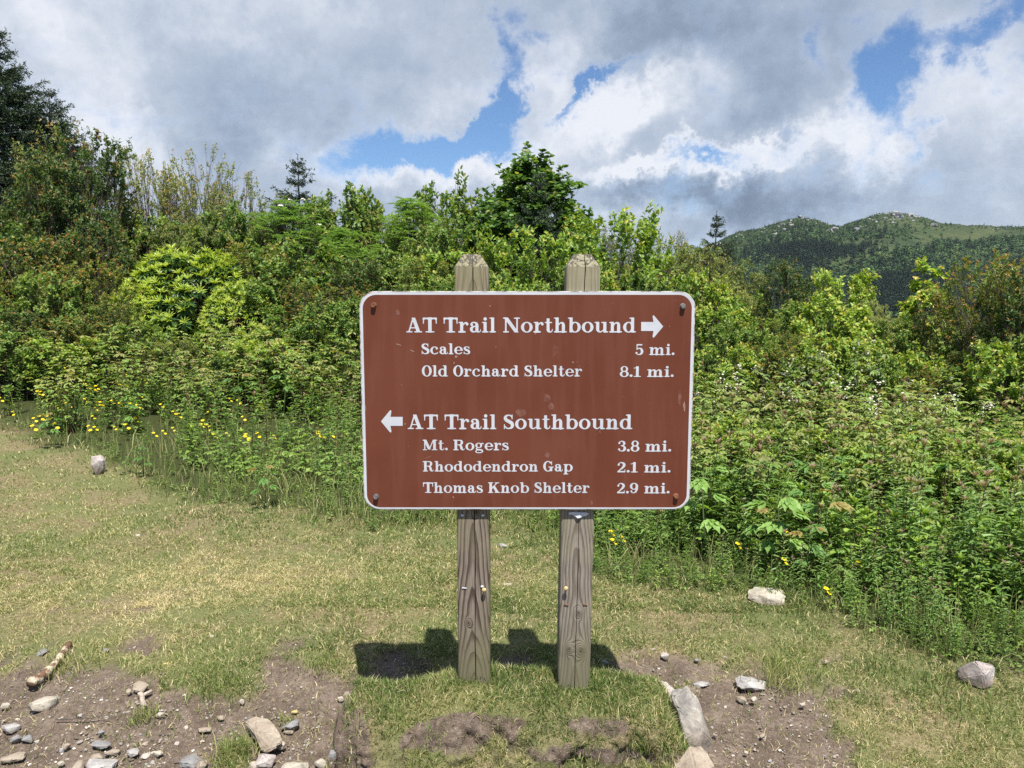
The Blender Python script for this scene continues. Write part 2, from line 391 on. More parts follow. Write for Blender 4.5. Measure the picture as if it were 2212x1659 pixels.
def soil_at(x, y):
    px, py = to_photo_ground(x, y); s = 0
    for cx, cy, sx, sy, a in SOIL + GREEN: s = s + a * np.exp(-((px - cx) / sx) ** 2 - ((py - cy) / sy) ** 2)
    s = np.where(y < 2.0, 1.0, s) * (y > -3)
    n = fbm(x * 5.0, y * 5.0, seed=51, octv=4) * .62 + fbm(x * 17, y * 17, seed=57, octv=2) * .38
    return sst(.36, .74, s * .92 + (n - .5) * 1.55)
VEG_PX = np.array([-400, 0, 150, 300, 430, 560, 700, 860, 1000, 1130, 1220, 1300, 1420, 1520, 1620, 1720, 1840, 1960, 2080, 2212, 2600])
VEG_PY = np.array([900, 935, 985, 1045, 1075, 1095, 1120, 1125, 1120, 1125, 1180, 1250, 1270, 1275, 1290, 1320, 1365, 1410, 1440, 1470, 1560])
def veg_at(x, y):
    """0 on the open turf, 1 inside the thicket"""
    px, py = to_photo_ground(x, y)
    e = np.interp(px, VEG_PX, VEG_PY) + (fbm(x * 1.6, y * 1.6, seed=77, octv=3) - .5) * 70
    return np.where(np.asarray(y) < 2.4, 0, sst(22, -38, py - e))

def build_ground():
    n = 640; b = 7.9; a = 1.12
    u = np.linspace(-1, 1, n); g = a * np.sinh(b * u)
    X, Y = np.meshgrid(g, g + 3.1, indexing='xy'); X = X.ravel(); Y = Y.ravel()
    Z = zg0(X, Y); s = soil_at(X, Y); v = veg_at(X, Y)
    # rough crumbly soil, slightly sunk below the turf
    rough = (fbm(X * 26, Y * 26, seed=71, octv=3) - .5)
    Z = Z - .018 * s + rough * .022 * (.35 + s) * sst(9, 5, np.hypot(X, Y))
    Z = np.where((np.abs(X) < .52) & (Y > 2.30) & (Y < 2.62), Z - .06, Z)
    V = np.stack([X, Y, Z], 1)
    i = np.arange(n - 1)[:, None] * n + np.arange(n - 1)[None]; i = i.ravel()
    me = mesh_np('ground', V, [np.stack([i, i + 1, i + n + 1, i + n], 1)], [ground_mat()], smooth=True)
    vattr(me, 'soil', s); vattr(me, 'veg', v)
    kind(link('ground', me), 'structure')
def ground_mat():
    m, T, out = new_mat('soil_and_thatch'); co = T.n('ShaderNodeTexCoord').outputs['Object']
    s = T.attr('soil'); v = T.attr('veg')
    n1 = T.noise(co, 9, 6, .6); n2 = T.noise(co, 60, 5, .65); n3 = T.noise(co, 240, 3, .6); n4 = T.noise(co, 2.1, 4)
    soil = ramp(T, T.m('MULTIPLY_ADD', n2, .5, T.m('MULTIPLY', n1, .5)), ((.3, (.050, .036, .027)), (.5, (.118, .089, .069)), (.7, (.235, .187, .150))))
    soil = T.mix(T.mr(n3, .60, .68), soil, (.30, .25, .205))
    th = ramp(T, T.m('MULTIPLY_ADD', n3, .45, T.m('MULTIPLY', n2, .55)), ((.3, (.050, .040, .022)), (.5, (.165, .135, .072)), (.70, (.37, .305, .185))))
    th = T.mix(T.mr(n4, .38, .62), th, (.125, .135, .055))
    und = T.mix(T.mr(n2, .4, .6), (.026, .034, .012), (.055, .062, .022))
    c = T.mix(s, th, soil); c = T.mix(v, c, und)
    principled(T, out, c, .95, .1, T.m('MULTIPLY_ADD', n3, .5, n2), .012, .6); return m

def build_mound():
    nx, ny = 420, 300
    xs = np.linspace(-.90, .98, nx); ys = np.linspace(2.05, 3.05, ny)
    X, Y = np.meshgrid(xs, ys, indexing='xy'); X, Y = X.ravel(), Y.ravel()
    h = mound_h(X, Y); edge = sst(.004, .03, h)
    Z = zg0(X, Y) + h - .03 * (1 - edge)
    bare = mound_bare(X, Y)
    face = sst(.19, .14, h) * sst(.0, .02, h) * (Y < 2.46)
    lump = fbm(X * 8, Y * 8 + 3, h * 9, seed=87, octv=3) - .5
    Z = Z + (fbm(X * 30, Y * 30, seed=83, octv=4) - .5) * .035 * edge * (.3 + bare) + (fbm(X * 85, Y * 85, seed=84, octv=3) - .5) * .016 * edge * bare + lump * .018 * face
    # eroded pockets under the turf's lip, and an undercut left bank
    cave =   .045 * np.exp(-((X - .22) / .05) ** 2) + .045 * np.exp(-((X - .42) / .06) ** 2)
    low = sst(.155, .07, h)
    Y2 = Y + (fbm(X * 22, Z * 22, seed=85, octv=3) - .5) * .045 * face + lump * .03 * face + (fbm(X * 70, Z * 70, seed=86, octv=3) - .5) * .02 * face * bare + cave * low * (Y < 2.46) * edge
    X2 = X + .03 * low * edge * (X < -.5) + .02 * low * edge * (fbm(Y * 12, Z * 12, seed=88) - .5)
    V = np.stack([X2, Y2, Z], 1)
    i = (np.arange(ny - 1)[:, None] * nx + np.arange(nx - 1)[None]).ravel()
    me = mesh_np('earth_mound', V, [np.stack([i, i + 1, i + nx + 1, i + nx], 1)], [mound_mat()], smooth=True)
    vattr(me, 'soil', bare); vattr(me, 'veg', np.zeros(len(X)))
    kind(link('earth_mound', me), 'structure')
def mound_bare(x, y):
    n = fbm(x * 9, y * 9, seed=91, octv=4); h = mound_h(x, y)
    px, py = project(np.stack([x, y, zg0(x, y) + h], -1))
    s = 0
    for cx, cy, sx, sy, a in ((1010, 1580, 115, 42, 1.0), (1290, 1570, 90, 22, .55), (900, 1600, 60, 25, .6), (1240, 1630, 120, 26, .8), (1420, 1650, 60, 30, .7), (775, 1600, 32, 70, 1.3), (1110, 1560, 60, 18, .4), (830, 1650, 80, 30, .4)):
        s = s + a * np.exp(-((px - cx) / sx) ** 2 - ((py - cy) / sy) ** 2)
    s = s + .9 * (x < -.545) + .4 * (x > .59)
    return sst(.42, .60, s + (n - .5) * 1.1)
def mound_mat():
    m = bpy.data.materials.get('soil_and_thatch') or ground_mat(); return m

# ------------------------------------------------------------------ turf: one sheet of blades
def blade_mesh(P, H, Wd, lean_dir, lean, tint, curl):
    n = len(P); up = np.array([0, 0, 1.0])
    d = np.stack([np.cos(lean_dir), np.sin(lean_dir), np.zeros(n)], 1)
    a2 = np.random.uniform(0, 2 * math.pi, n); sdir = np.stack([np.cos(a2), np.sin(a2), np.zeros(n)], 1)
    H, Wd, lean, curl = (np.asarray(q)[:, None] for q in (H, Wd, lean, curl))
    p1 = P + (up * .55 + d * lean * .35) * H
    p2 = P + (up * (1 - .5 * lean * curl) + d * lean) * H
    V = np.stack([P - sdir * Wd * .5, P + sdir * Wd * .5, p1 - sdir * Wd * .42, p1 + sdir * Wd * .42, p2], 1).reshape(-1, 3)
    o = np.arange(n)[:, None] * 5
    return V, o + np.array([[0, 1, 3, 2]]), o + np.array([[2, 3, 4]])
def turf_mat():
    m, T, out = new_mat('turf_blades'); t = T.attr('tint')
    c = ramp(T, t, ((0, (.062, .105, .026)), (.26, (.135, .195, .050)), (.48, (.255, .285, .100)), (.68, (.44, .385, .195)), (1, (.66, .56, .34))))
    p = T.n('ShaderNodeBsdfPrincipled'); T.put(p.inputs['Base Color'], c); T.put(p.inputs['Roughness'], .6); T.put(p.inputs['Specular IOR Level'], .25)
    tr = T.n('ShaderNodeBsdfTranslucent'); T.put(tr.inputs['Color'], T.mix(1.0, c, (1.3, 1.3, .6), 'MULTIPLY'))
    mx = T.n('ShaderNodeMixShader'); mx.inputs[0].default_value = .30
    T.nt.links.new(p.outputs[0], mx.inputs[1]); T.nt.links.new(tr.outputs[0], mx.inputs[2]); T.nt.links.new(mx.outputs[0], out.inputs[0])
    return m
def dryness(x, y, px, py):
    """how straw-coloured the turf is"""
    s = .28 + .55 * np.exp(-((px - 250) / 420) ** 2 - ((py - 1290) / 130) ** 2) + .22 * np.exp(-((px - 620) / 330) ** 2 - ((py - 1200) / 70) ** 2) - .2 * np.exp(-((px - 520) / 200) ** 2 - ((py - 1130) / 60) ** 2)
    s = s + .28 * np.exp(-((px - 2000) / 260) ** 2 - ((py - 1600) / 110) ** 2) + .2 * np.exp(-((px - 1150) / 160) ** 2 - ((py - 1270) / 70) ** 2) + .28 * np.exp(-((px - 100) / 250) ** 2 - ((py - 1080) / 60) ** 2)
    s = s - .25 * np.exp(-((px - 470) / 80) ** 2 - ((py - 1475) / 40) ** 2) - .22 * np.exp(-((px - 1900) / 180) ** 2 - ((py - 1480) / 60) ** 2)
    return s + (fbm(x * 2.3, y * 2.3, seed=101, octv=4) - .5) * .75 + (fbm(x * 13, y * 13, seed=103, octv=3) - .5) * .55
def build_turf():
    rng = np.random.default_rng(5); np.random.seed(5)
    Vs, F4s, F3s, Ts = [], [], [], []; off = 0
    def put(P, H, Wd, tint, lean, curl=.6):
        nonlocal off
        n = len(P)
        V, f4, f3 = blade_mesh(P, H, Wd, rng.uniform(0, 6.283, n), lean, tint, np.full(n, curl))
        Vs.append(V); F4s.append(f4 + off); F3s.append(f3 + off); Ts.append(tint); off += len(V)
    # sampled evenly per picture area, so near turf is dense and far turf stays cheap
    def scatter(n, dmin, dmax):
        d = 1 / np.sqrt(rng.uniform(1 / dmax ** 2, 1 / dmin ** 2, n)); a = rng.uniform(-.80, .80, n)
        return d * np.tan(a * .93), d
    for n, dmin, dmax, hs in ((380000, 2.05, 4.2, 1.0), (330000, 3.5, 10.5, 1.1)):
        x, y = scatter(n, dmin, dmax)
        s = soil_at(x, y); v = veg_at(x, y); px, py = to_photo_ground(x, y)
        tuft = fbm(x * 11, y * 11, seed=111, octv=3)
        keep = (rng.random(n) > s * .955) & ~in_mound(x, y) & (rng.random(n) < .30 + 1.6 * (tuft - .25)) & (v < .9)
        x, y, s, v, px, py, tuft = (q[keep] for q in (x, y, s, v, px, py, tuft)); n = len(x)
        dry = dryness(x, y, px, py)
        H = (rng.uniform(.010, .028, n) * (.7 + .9 * tuft) * hs * (1 - .3 * np.clip(dry, 0, 1))) * (1 + 2.0 * np.clip(v - .05, 0, 1) * rng.random(n))
        # rank green growth along the thicket's edge
        Wd = rng.uniform(.0016, .0036, n) * np.clip(y / 3.0, .8, 2.6)
        tint = np.clip(dry * .62 + rng.normal(.12, .17, n) - .2 * v, 0, 1)
        tint = np.where(rng.random(n) < .16, rng.uniform(.7, 1, n), tint)
        lean = np.abs(rng.normal(.55, .45, n)) + .6 * (tint > .66)
        put(np.stack([x, y, zg0(x, y) - .004 - .014 * s], 1), H, Wd, tint, lean)
    # mound turf
    n = 60000; x = rng.uniform(-.66, .74, n); y = rng.uniform(2.12, 2.85, n); h = mound_h(x, y)
    bare = mound_bare(x, y); keep = (h > .015) & (rng.random(n) > bare * .80); x, y, h = x[keep], y[keep], h[keep]; n = len(x)
    tuft = fbm(x * 13, y * 13, seed=121, octv=3); dry = .40 + (fbm(x * 4, y * 4, seed=123, octv=3) - .5) * 1.3 + .12 * np.exp(-((y - 2.42) / .06) ** 2)
    H = rng.uniform(.014, .036, n) * (.6 + 1.0 * tuft); tint = np.clip(dry * .62 + rng.normal(.10, .16, n), 0, 1)
    tint = np.where(rng.random(n) < .14, rng.uniform(.7, 1, n), tint)
    put(np.stack([x, y, zg(x, y) - .004], 1), H, rng.uniform(.0016, .0032, n), tint, np.abs(rng.normal(.6, .4, n)))
    # dead straw and wisps lying over the worn soil
    n = 52000; x, y = scatter(n, 2.05, 5.0); s = soil_at(x, y); cl = fbm(x * 8, y * 8, seed=131, octv=3)
    keep = (s > .05) & (rng.random(n) < (.16 + .62 * (1 - s) + 1.5 * np.clip(cl - .52, 0, 1))) & ~in_mound(x, y); x, y, s = x[keep], y[keep], s[keep]; n = len(x)
    put(np.stack([x, y, zg0(x, y) - .018 * s + .001], 1), rng.uniform(.008, .030, n), rng.uniform(.0014, .0028, n), np.clip(rng.normal(.66, .22, n), 0, 1), np.abs(rng.normal(1.1, .5, n)), .9)
    # longer tufts
    for cx, cy, k, r, hh, tn in ((470, 1480, 420, .11, .050, .38), (700, 1432, 260, .08, .045, .36), (505, 1630, 360, .06, .080, .46), (440, 1445, 300, .12, .042, .42), (310, 1548, 140, .05, .05, .45), (1700, 1440, 160, .10, .07, .42), (1690, 1470, 260, .10, .09, .5),
                                 (1740, 1410, 200, .13, .06, .42), (2000, 1470, 500, .25, .055, .32), (2100, 1540, 500, .22, .06, .35), (1060, 1462, 220, .05, .055, .25), (980, 1478, 160, .05, .05, .25), (1290, 1490, 140, .04, .06, .3), (1190, 1500, 120, .04, .05, .28), (150, 1430, 260, .12, .06, .5), (620, 1560, 60, .04, .05, .5)):
        c = ground_hit(cx, cy); x = c[0] + rng.normal(0, r * .5, k); y = c[1] + rng.normal(0, r * .5, k)
        put(np.stack([x, y, zg(x, y) - .006], 1), rng.uniform(.4, 1.15, k) * hh, rng.uniform(.002, .0038, k), np.clip(rng.normal(tn, .14, k), 0, 1), np.abs(rng.normal(.5, .35, k)))
    # tall grass and seed stalks at the thicket's foot
    n = 64000; x, y = scatter(n, 3.0, 11); v = veg_at(x, y)
    px, py = to_photo_ground(x, y)
    keep = (v > .06) & (rng.random(n) < np.where(px > 1250, .35, .85)); x, y, v = x[keep], y[keep], v[keep]; n = len(x)
    put(np.stack([x, y, zg0(x, y) - .01], 1), rng.uniform(.05, .22, n) * (.40 + .70 * v), rng.uniform(.0022, .0045, n) * np.clip(y / 4, .8, 2), np.clip(rng.normal(.42, .15, n), 0, 1), np.abs(rng.normal(.38, .28, n)))
    n3 = sum(len(f) for f in F3s)
    t = np.concatenate(Ts)
    me = mesh_np('grass', np.concatenate(Vs), [np.concatenate(F4s), np.concatenate(F3s)], [turf_mat()], {'tint': np.concatenate([t, t])}, smooth=True)
    kind(link('grass', me), 'stuff')

# ------------------------------------------------------------------ stones
def stone_mat(name, a, b, c, scale=18):
    m, T, out = new_mat(name); co = T.n('ShaderNodeTexCoord').outputs['Object']
    n = T.noise(co, scale, 6, .62); n2 = T.noise(co, scale * 7, 4, .7); v = T.noise(T.mapping(co, (1, 1, 2.5)), scale * .45, 3)
    col = ramp(T, n, ((.33, a), (.52, b), (.70, c)))
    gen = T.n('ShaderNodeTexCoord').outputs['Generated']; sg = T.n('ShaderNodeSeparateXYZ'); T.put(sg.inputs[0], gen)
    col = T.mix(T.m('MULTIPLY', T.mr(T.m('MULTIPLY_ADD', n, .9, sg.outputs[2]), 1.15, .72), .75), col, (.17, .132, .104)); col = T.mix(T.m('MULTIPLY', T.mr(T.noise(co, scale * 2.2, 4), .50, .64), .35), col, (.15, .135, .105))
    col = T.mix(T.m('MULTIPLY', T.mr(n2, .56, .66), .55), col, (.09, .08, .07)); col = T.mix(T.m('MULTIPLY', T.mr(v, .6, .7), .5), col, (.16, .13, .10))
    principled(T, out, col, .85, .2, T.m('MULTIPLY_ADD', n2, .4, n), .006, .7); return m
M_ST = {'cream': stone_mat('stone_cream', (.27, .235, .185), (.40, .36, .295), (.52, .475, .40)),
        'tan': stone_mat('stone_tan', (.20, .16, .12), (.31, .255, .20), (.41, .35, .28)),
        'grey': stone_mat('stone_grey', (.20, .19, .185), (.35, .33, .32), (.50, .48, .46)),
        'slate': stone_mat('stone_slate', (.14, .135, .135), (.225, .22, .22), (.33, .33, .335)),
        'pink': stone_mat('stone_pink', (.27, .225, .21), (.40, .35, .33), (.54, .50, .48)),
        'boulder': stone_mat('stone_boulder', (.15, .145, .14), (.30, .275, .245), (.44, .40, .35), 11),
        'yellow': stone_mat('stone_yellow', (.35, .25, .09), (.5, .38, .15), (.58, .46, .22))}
def stone_arrays(seed, dims, sub=2, jag=.5):
    """an angular lump: convex hull of a few points, edges worn, then roughened"""
    rng = np.random.default_rng(seed); bm = bmesh.new()
    P = rng.normal(size=(22, 3)); P = unit(P) * rng.uniform(.80, 1.0, (22, 1))
    P = np.clip(P * (1 + .35 * jag), -.8, .8)
    for p in P: bm.verts.new(p)
    r = bmesh.ops.convex_hull(bm, input=bm.verts[:])
    bmesh.ops.delete(bm, geom=[v for v in bm.verts if not v.link_faces], context='VERTS')
    bmesh.ops.bevel(bm, geom=bm.edges[:] + bm.verts[:], offset=.11, segments=2, affect='EDGES', clamp_overlap=True)
    bmesh.ops.triangulate(bm, faces=bm.faces[:])
    if sub: bmesh.ops.subdivide_edges(bm, edges=bm.edges[:], cuts=sub, use_grid_fill=True)
    bmesh.ops.triangulate(bm, faces=bm.faces[:])
    bmesh.ops.remove_doubles(bm, verts=bm.verts[:], dist=1e-4)
    bm.verts.index_update(); V = np.array([v.co[:] for v in bm.verts]); F = np.array([[v.index for v in f.verts] for f in bm.faces]); bm.free()
    n = (fbm(V[:, 0] * 2.2 + seed, V[:, 1] * 2.2, V[:, 2] * 2.2, seed, 3) - .5) * .22 + (fbm(V[:, 0] * 7 + seed, V[:, 1] * 7, V[:, 2] * 7, seed + 5, 3) - .5) * .13
    V = V * (1 + n)[:, None]
    ext = V.max(0) - V.min(0); V = (V - (V.max(0) + V.min(0)) / 2) / ext * np.asarray(dims)
    return V, F
STONE_GROUP = 'loose stones on the worn ground'
def stone(px, py, wpx, hpx, col, label, seed, depth=None, sink=.25, rz=0.0, tilt=(0, 0), name='stone', thick=None, grp=None, cat='stone', jag=.5, fn=None):
    """a stone whose footprint covers about wpx by hpx of the photo where its base meets the ground at (px, py)"""
    c = ground_hit(px, py, fn); k = c[1] * 1.0 / (FPX * .97)
    w = wpx * k; h = hpx * k
    if thick is None: thick = h * .75
    dep = depth if depth is not None else max(h * .9, w * .55)
    V, F = stone_arrays(seed, (w, dep, thick), 2 if wpx > 22 else 1, jag)
    me = mesh_np(name, V, [F], [M_ST[col]])
    c[1] += dep * .3
    o = link(name, me, None, (c[0], c[1], float((fn or zg)(c[0], c[1])) + thick * (.5 - sink) - (.006 if wpx > 14 else .002)))
    o.rotation_euler = (math.radians(tilt[0]), math.radians(tilt[1]), rz)
    return tag(o, label, cat, grp or STONE_GROUP)

def build_stones():
    S = [
     (88, 1530, 62, 32, 'cream', 'cream angular stone below the peeling branch, shaped like a loaf', {}),
     (301, 1492, 37, 28, 'tan', 'tan blocky stone just above the small forked stick', {}),
     (277, 1498, 12, 14, 'tan', 'small tan stone touching the blocky stone above the forked stick', {}),
     (605, 1614, 22, 20, 'cream', 'small cream stone at the lower end of the tan plank-shaped rock', {}),
     (570, 1655, 44, 38, 'pink', 'jagged whitish stone below the lower end of the tan plank-shaped rock', {}),
     (545, 1662, 20, 26, 'cream', 'small cream stone left of the jagged whitish stone, by the yellow-green tuft', {}),
     (634, 1668, 66, 36, 'cream', 'broad cream rock cut by the bottom edge left of the mound', {}),
     (692, 1654, 28, 26, 'cream', 'rounded cream stone between the broad cream rock and the mound', {}),
     (719, 1648, 20, 24, 'slate', 'bluish grey stone close to the left foot of the mound', {}),
     (625, 1576, 40, 34, 'slate', 'rounded blue-grey stone right of the tan plank-shaped rock', {'jag': .1}),
     (622, 1582, 22, 10, 'tan', 'small tan stone in front of the rounded blue-grey stone', {}),
     (636, 1538, 15, 9, 'yellow', 'small yellow stone above the rounded blue-grey stone', {}),
     (409, 1656, 48, 42, 'slate', 'dark grey slab-like stone at the bottom edge left of the yellow-green tuft', {'thick': .035}),
     (432, 1660, 26, 26, 'tan', 'tan stone against the right side of the dark grey slab', {}),
     (88, 1412, 34, 24, 'slate', 'flat dark slate lying tilted left of the peeling branch', {'thick': .016, 'tilt': (18, -20)}),
     (225, 1408, 13, 11, 'slate', 'small pale blue stone right of the upper end of the peeling branch', {}),
     (208, 1640, 32, 22, 'tan', 'rounded tan stone above the long flat grey stone at the bottom left', {'jag': .1}),
     (212, 1662, 68, 26, 'grey', 'long flat grey stone at the bottom edge, left side', {}),
     (165, 1662, 30, 28, 'tan', 'tan egg-shaped stone left of the long flat grey stone', {'jag': .1}),
     (142, 1614, 15, 16, 'tan', 'small upright tan stone above the egg-shaped stone', {}),
     (19, 1578, 40, 20, 'grey', 'flat grey stone near the left edge under the twig', {}),
     (31, 1602, 26, 22, 'slate', 'dark grey stone under the flat grey stone at the left edge', {}),
     (56, 1600, 22, 18, 'slate', 'dark grey stone beside its twin at the left edge', {}),
     (9, 1526, 20, 14, 'cream', 'pale stone at the left edge beside the loaf-shaped stone', {}),
     (22, 1642, 52, 18, 'tan', 'long flat tan stone at the lower left corner', {'thick': .02}),
     (215, 1612, 46, 13, 'slate', 'long flat slate below the thin twig', {'thick': .012}),
     (240, 1626, 32, 14, 'tan', 'brown flat stone right of the rounded tan stone', {'thick': .014}),
     (284, 1630, 26, 24, 'grey', 'grey flat stone right of the brown flat stone', {'thick': .02}),
     (340, 1630, 20, 15, 'cream', 'pale stone midway between the flat grey stone and the slab', {}),
     (130, 1650, 16, 12, 'cream', 'small whitish stone above the tan egg-shaped stone', {}),
     (217, 1584, 16, 12, 'slate', 'small dark stone under the right end of the thin twig', {}),
     (455, 1376, 17, 11, 'cream', 'cream stone on the turf halfway between branch and sign', {}),
     (297, 1159, 13, 9, 'cream', 'small pale stone alone on the open turf', {}),
     (357, 1436, 14, 8, 'yellow', 'small yellowish stone right of the tan blocky stone', {}),
     (345, 1545, 16, 12, 'cream', 'small whitish stone below the forked stick', {}),
     (522, 1520, 11, 15, 'cream', 'small upright cream stone above the tan plank-shaped rock', {}),
     (475, 1552, 18, 12, 'tan', 'small tan stone left of the tan plank-shaped rock', {}),
     (440, 1578, 30, 12, 'tan', 'flat tan stone left of the yellow-green tuft', {'thick': .012}),
     (735, 1512, 16, 16, 'cream', 'pale upright stone just left of the mound turf', {}),
     (752, 1500, 20, 12, 'tan', 'tan stone at the left corner of the sign shadow', {}),
     (208, 1026, 29, 32, 'pink', 'pointed pale stone standing in the weeds under the yellow flowers', {'thick': .17, 'sink': .1}),
     (886, 1484, 20, 14, 'slate', 'grey stone in the shadow between mound and left post', {'fn': 'g'}),
     (1307, 1434, 17, 15, 'slate', 'bluish stone at the right edge of the sign shadow', {'fn': 'g'}),
     (1437, 1420, 18, 17, 'pink', 'pinkish stone on the turf right of the sign shadow', {}),
     (1410, 1404, 15, 10, 'tan', 'small tan stone next to the pinkish stone right of the shadow', {}),
     (1660, 1304, 80, 30, 'cream', 'flat white rock at the foot of the green stems', {'thick': .075, 'depth': .13}),
     (1562, 1252, 24, 18, 'tan', 'tan stone half hidden in weeds above the flat white rock', {}),
     (1085, 1182, 30, 16, 'grey', 'grey stone in the grass seen between the two posts', {}),
     (1094, 1264, 22, 10, 'cream', 'pale stone on the turf right of the left post', {}),
     (1626, 1484, 66, 30, 'grey', 'domed grey stone half buried in the bare soil patch', {'sink': .45, 'jag': .1, 'depth': .10}),
     (1515, 1478, 42, 17, 'grey', 'flush grey stone in the bare soil left of the domed one', {'sink': .7, 'jag': .1}),
     (1603, 1514, 21, 17, 'tan', 'tan blocky stone below the domed grey stone', {}),
     (1629, 1514, 14, 14, 'cream', 'small cream stone beside the tan blocky one in the soil patch', {}),
     (1786, 1430, 18, 12, 'tan', 'pinkish tan stone in the small scar above the soil patch', {}),
     (1735, 1524, 14, 8, 'cream', 'small flat pale stone in the middle of the soil patch', {}),
     (1612, 1628, 9, 9, 'cream', 'tiny white stone low in the soil patch', {}),
     (1648, 1592, 14, 10, 'tan', 'small tan stone right of the leaning boulder in the soil', {}),
     (1545, 1590, 10, 8, 'tan', 'tiny tan stone close beside the leaning boulder', {}),
     (1505, 1428, 10, 9, 'slate', 'tiny dark stone at the top of the soil patch', {}),
     (1958, 1660, 22, 10, 'tan', 'tan flake on the turf near the lower right corner', {'thick': .012}),
     (2117, 1484, 66, 48, 'pink', 'pinkish white boulder with a pale broken face on the right-hand turf', {'thick': .115, 'depth': .12, 'sink': .12, 'tilt': (0, 14)}),
    ]
    for i, (px, py, w, h, col, lab, kw) in enumerate(S):
        kw = dict(kw)
        if kw.get('fn') == 'g': kw['fn'] = zg0
        stone(px, py, w, h, col, lab, 400 + i, rz=random.Random(i).uniform(-.5, .5), **kw)
    # the rocks propped round the mound
    def rock(name, c, dims, rot, col, lab, seed, jag=.5):
        V, F = stone_arrays(seed, dims, 3, jag); o = link(name, mesh_np(name, V, [F], [M_ST[col]]), None, c)
        o.rotation_euler = tuple(math.radians(a) for a in rot); tag(o, lab, 'rock', 'rocks propped against the mound'); return o
    p = ground_hit(1425, 1515, zg0)
    rock('rock', (.552, 2.70, .005), (.135, .10, .10), (10, 14, -18), 'pink', 'whitish rock behind the grey leaning boulder at the right end of the mound', 611)
    rock('boulder', (.612, 2.49, .015), (.115, .115, .255), (-24, -14, 8), 'boulder', 'tall grey boulder leaning on the right side of the mound', 619, .05)
    rock('rock', (.575, 2.30, -.03), (.13, .14, .14), (0, 8, 30), 'tan', 'tan rock at the foot of the leaning boulder, cut by the bottom edge', 613)
    c = ground_hit(565, 1612)
    rock('rock', (c[0], c[1] + .03, c[2] + .03), (.075, .19, .06), (12, -8, 38), 'tan', 'tan plank-shaped rock lying tilted beside the yellow-green grass tuft', 614, .9)

def build_pebbles():
    rng = np.random.default_rng(17); protos = [stone_arrays(900 + i, (1, .8, .55), 0, .3) for i in range(6)]
    n = 52000; d = 1 / np.sqrt(rng.uniform(1 / 4.6 ** 2, 1 / 2.0 ** 2, n)); x = d * np.tan(rng.uniform(-.76, .76, n)); y = d
    s = soil_at(x, y); px, py = to_photo_ground(x, y)
    dens = s * (.40 + 1.0 * np.exp(-((px - 60) / 330) ** 2 - ((py - 1640) / 130) ** 2) + .35 * np.exp(-((px - 560) / 260) ** 2 - ((py - 1600) / 100) ** 2) + .15 * (px > 1450))
    k = (rng.random(n) < dens) & ~in_mound(x, y); x, y, px, py = x[k], y[k], px[k], py[k]; n = len(x)
    size = .0028 + .011 * rng.random(n) ** 3.0 + (rng.random(n) < .05) * rng.uniform(.0, .022, n) * (px < 420) * (py > 1530)
    z = zg0(x, y) - .018 * soil_at(x, y); V, F, T = [], [], []; off = 0
    idx = rng.integers(0, 6, n)
    for i in range(6):
        pv, pf = protos[i]; w = np.where(idx == i)[0]
        if len(w) == 0: continue
        a = rng.uniform(0, 6.28, len(w)); c, s_ = np.cos(a), np.sin(a); sz = size[w][:, None]
        ex = rng.uniform(.7, 1.3, (len(w), 1))
        X = (pv[None, :, 0] * c[:, None] * ex - pv[None, :, 1] * s_[:, None]) * sz + x[w][:, None]
        Y = (pv[None, :, 0] * s_[:, None] * ex + pv[None, :, 1] * c[:, None]) * sz + y[w][:, None]
        Z = pv[None, :, 2] * sz + z[w][:, None] + sz * .10
        V.append(np.stack([X, Y, Z], -1).reshape(-1, 3)); o = (np.arange(len(w)) * len(pv))[:, None, None] + off
        F.append((pf[None] + o).reshape(-1, 3)); T.append(np.repeat(rng.random(len(w)), len(pf))); off += len(w) * len(pv)
    m, Tn, out = new_mat('gravel_mixed'); t = Tn.attr('tint'); co = Tn.n('ShaderNodeTexCoord').outputs['Object']
    nn = Tn.noise(co, 160, 3); c = ramp(Tn, t, ((0, (.10, .08, .065)), (.4, (.20, .16, .13)), (.65, (.32, .27, .215)), (.78, (.25, .25, .26)), (.90, (.42, .37, .31)), (1, (.58, .53, .47))))
    principled(Tn, out, Tn.mix(Tn.m('MULTIPLY', Tn.mr(nn, .5, .65), .5), c, (.14, .11, .09)), .9, .15)
    kind(link('gravel', mesh_np('gravel', np.concatenate(V), [np.concatenate(F)], [m], {'tint': np.concatenate(T)})), 'stuff')

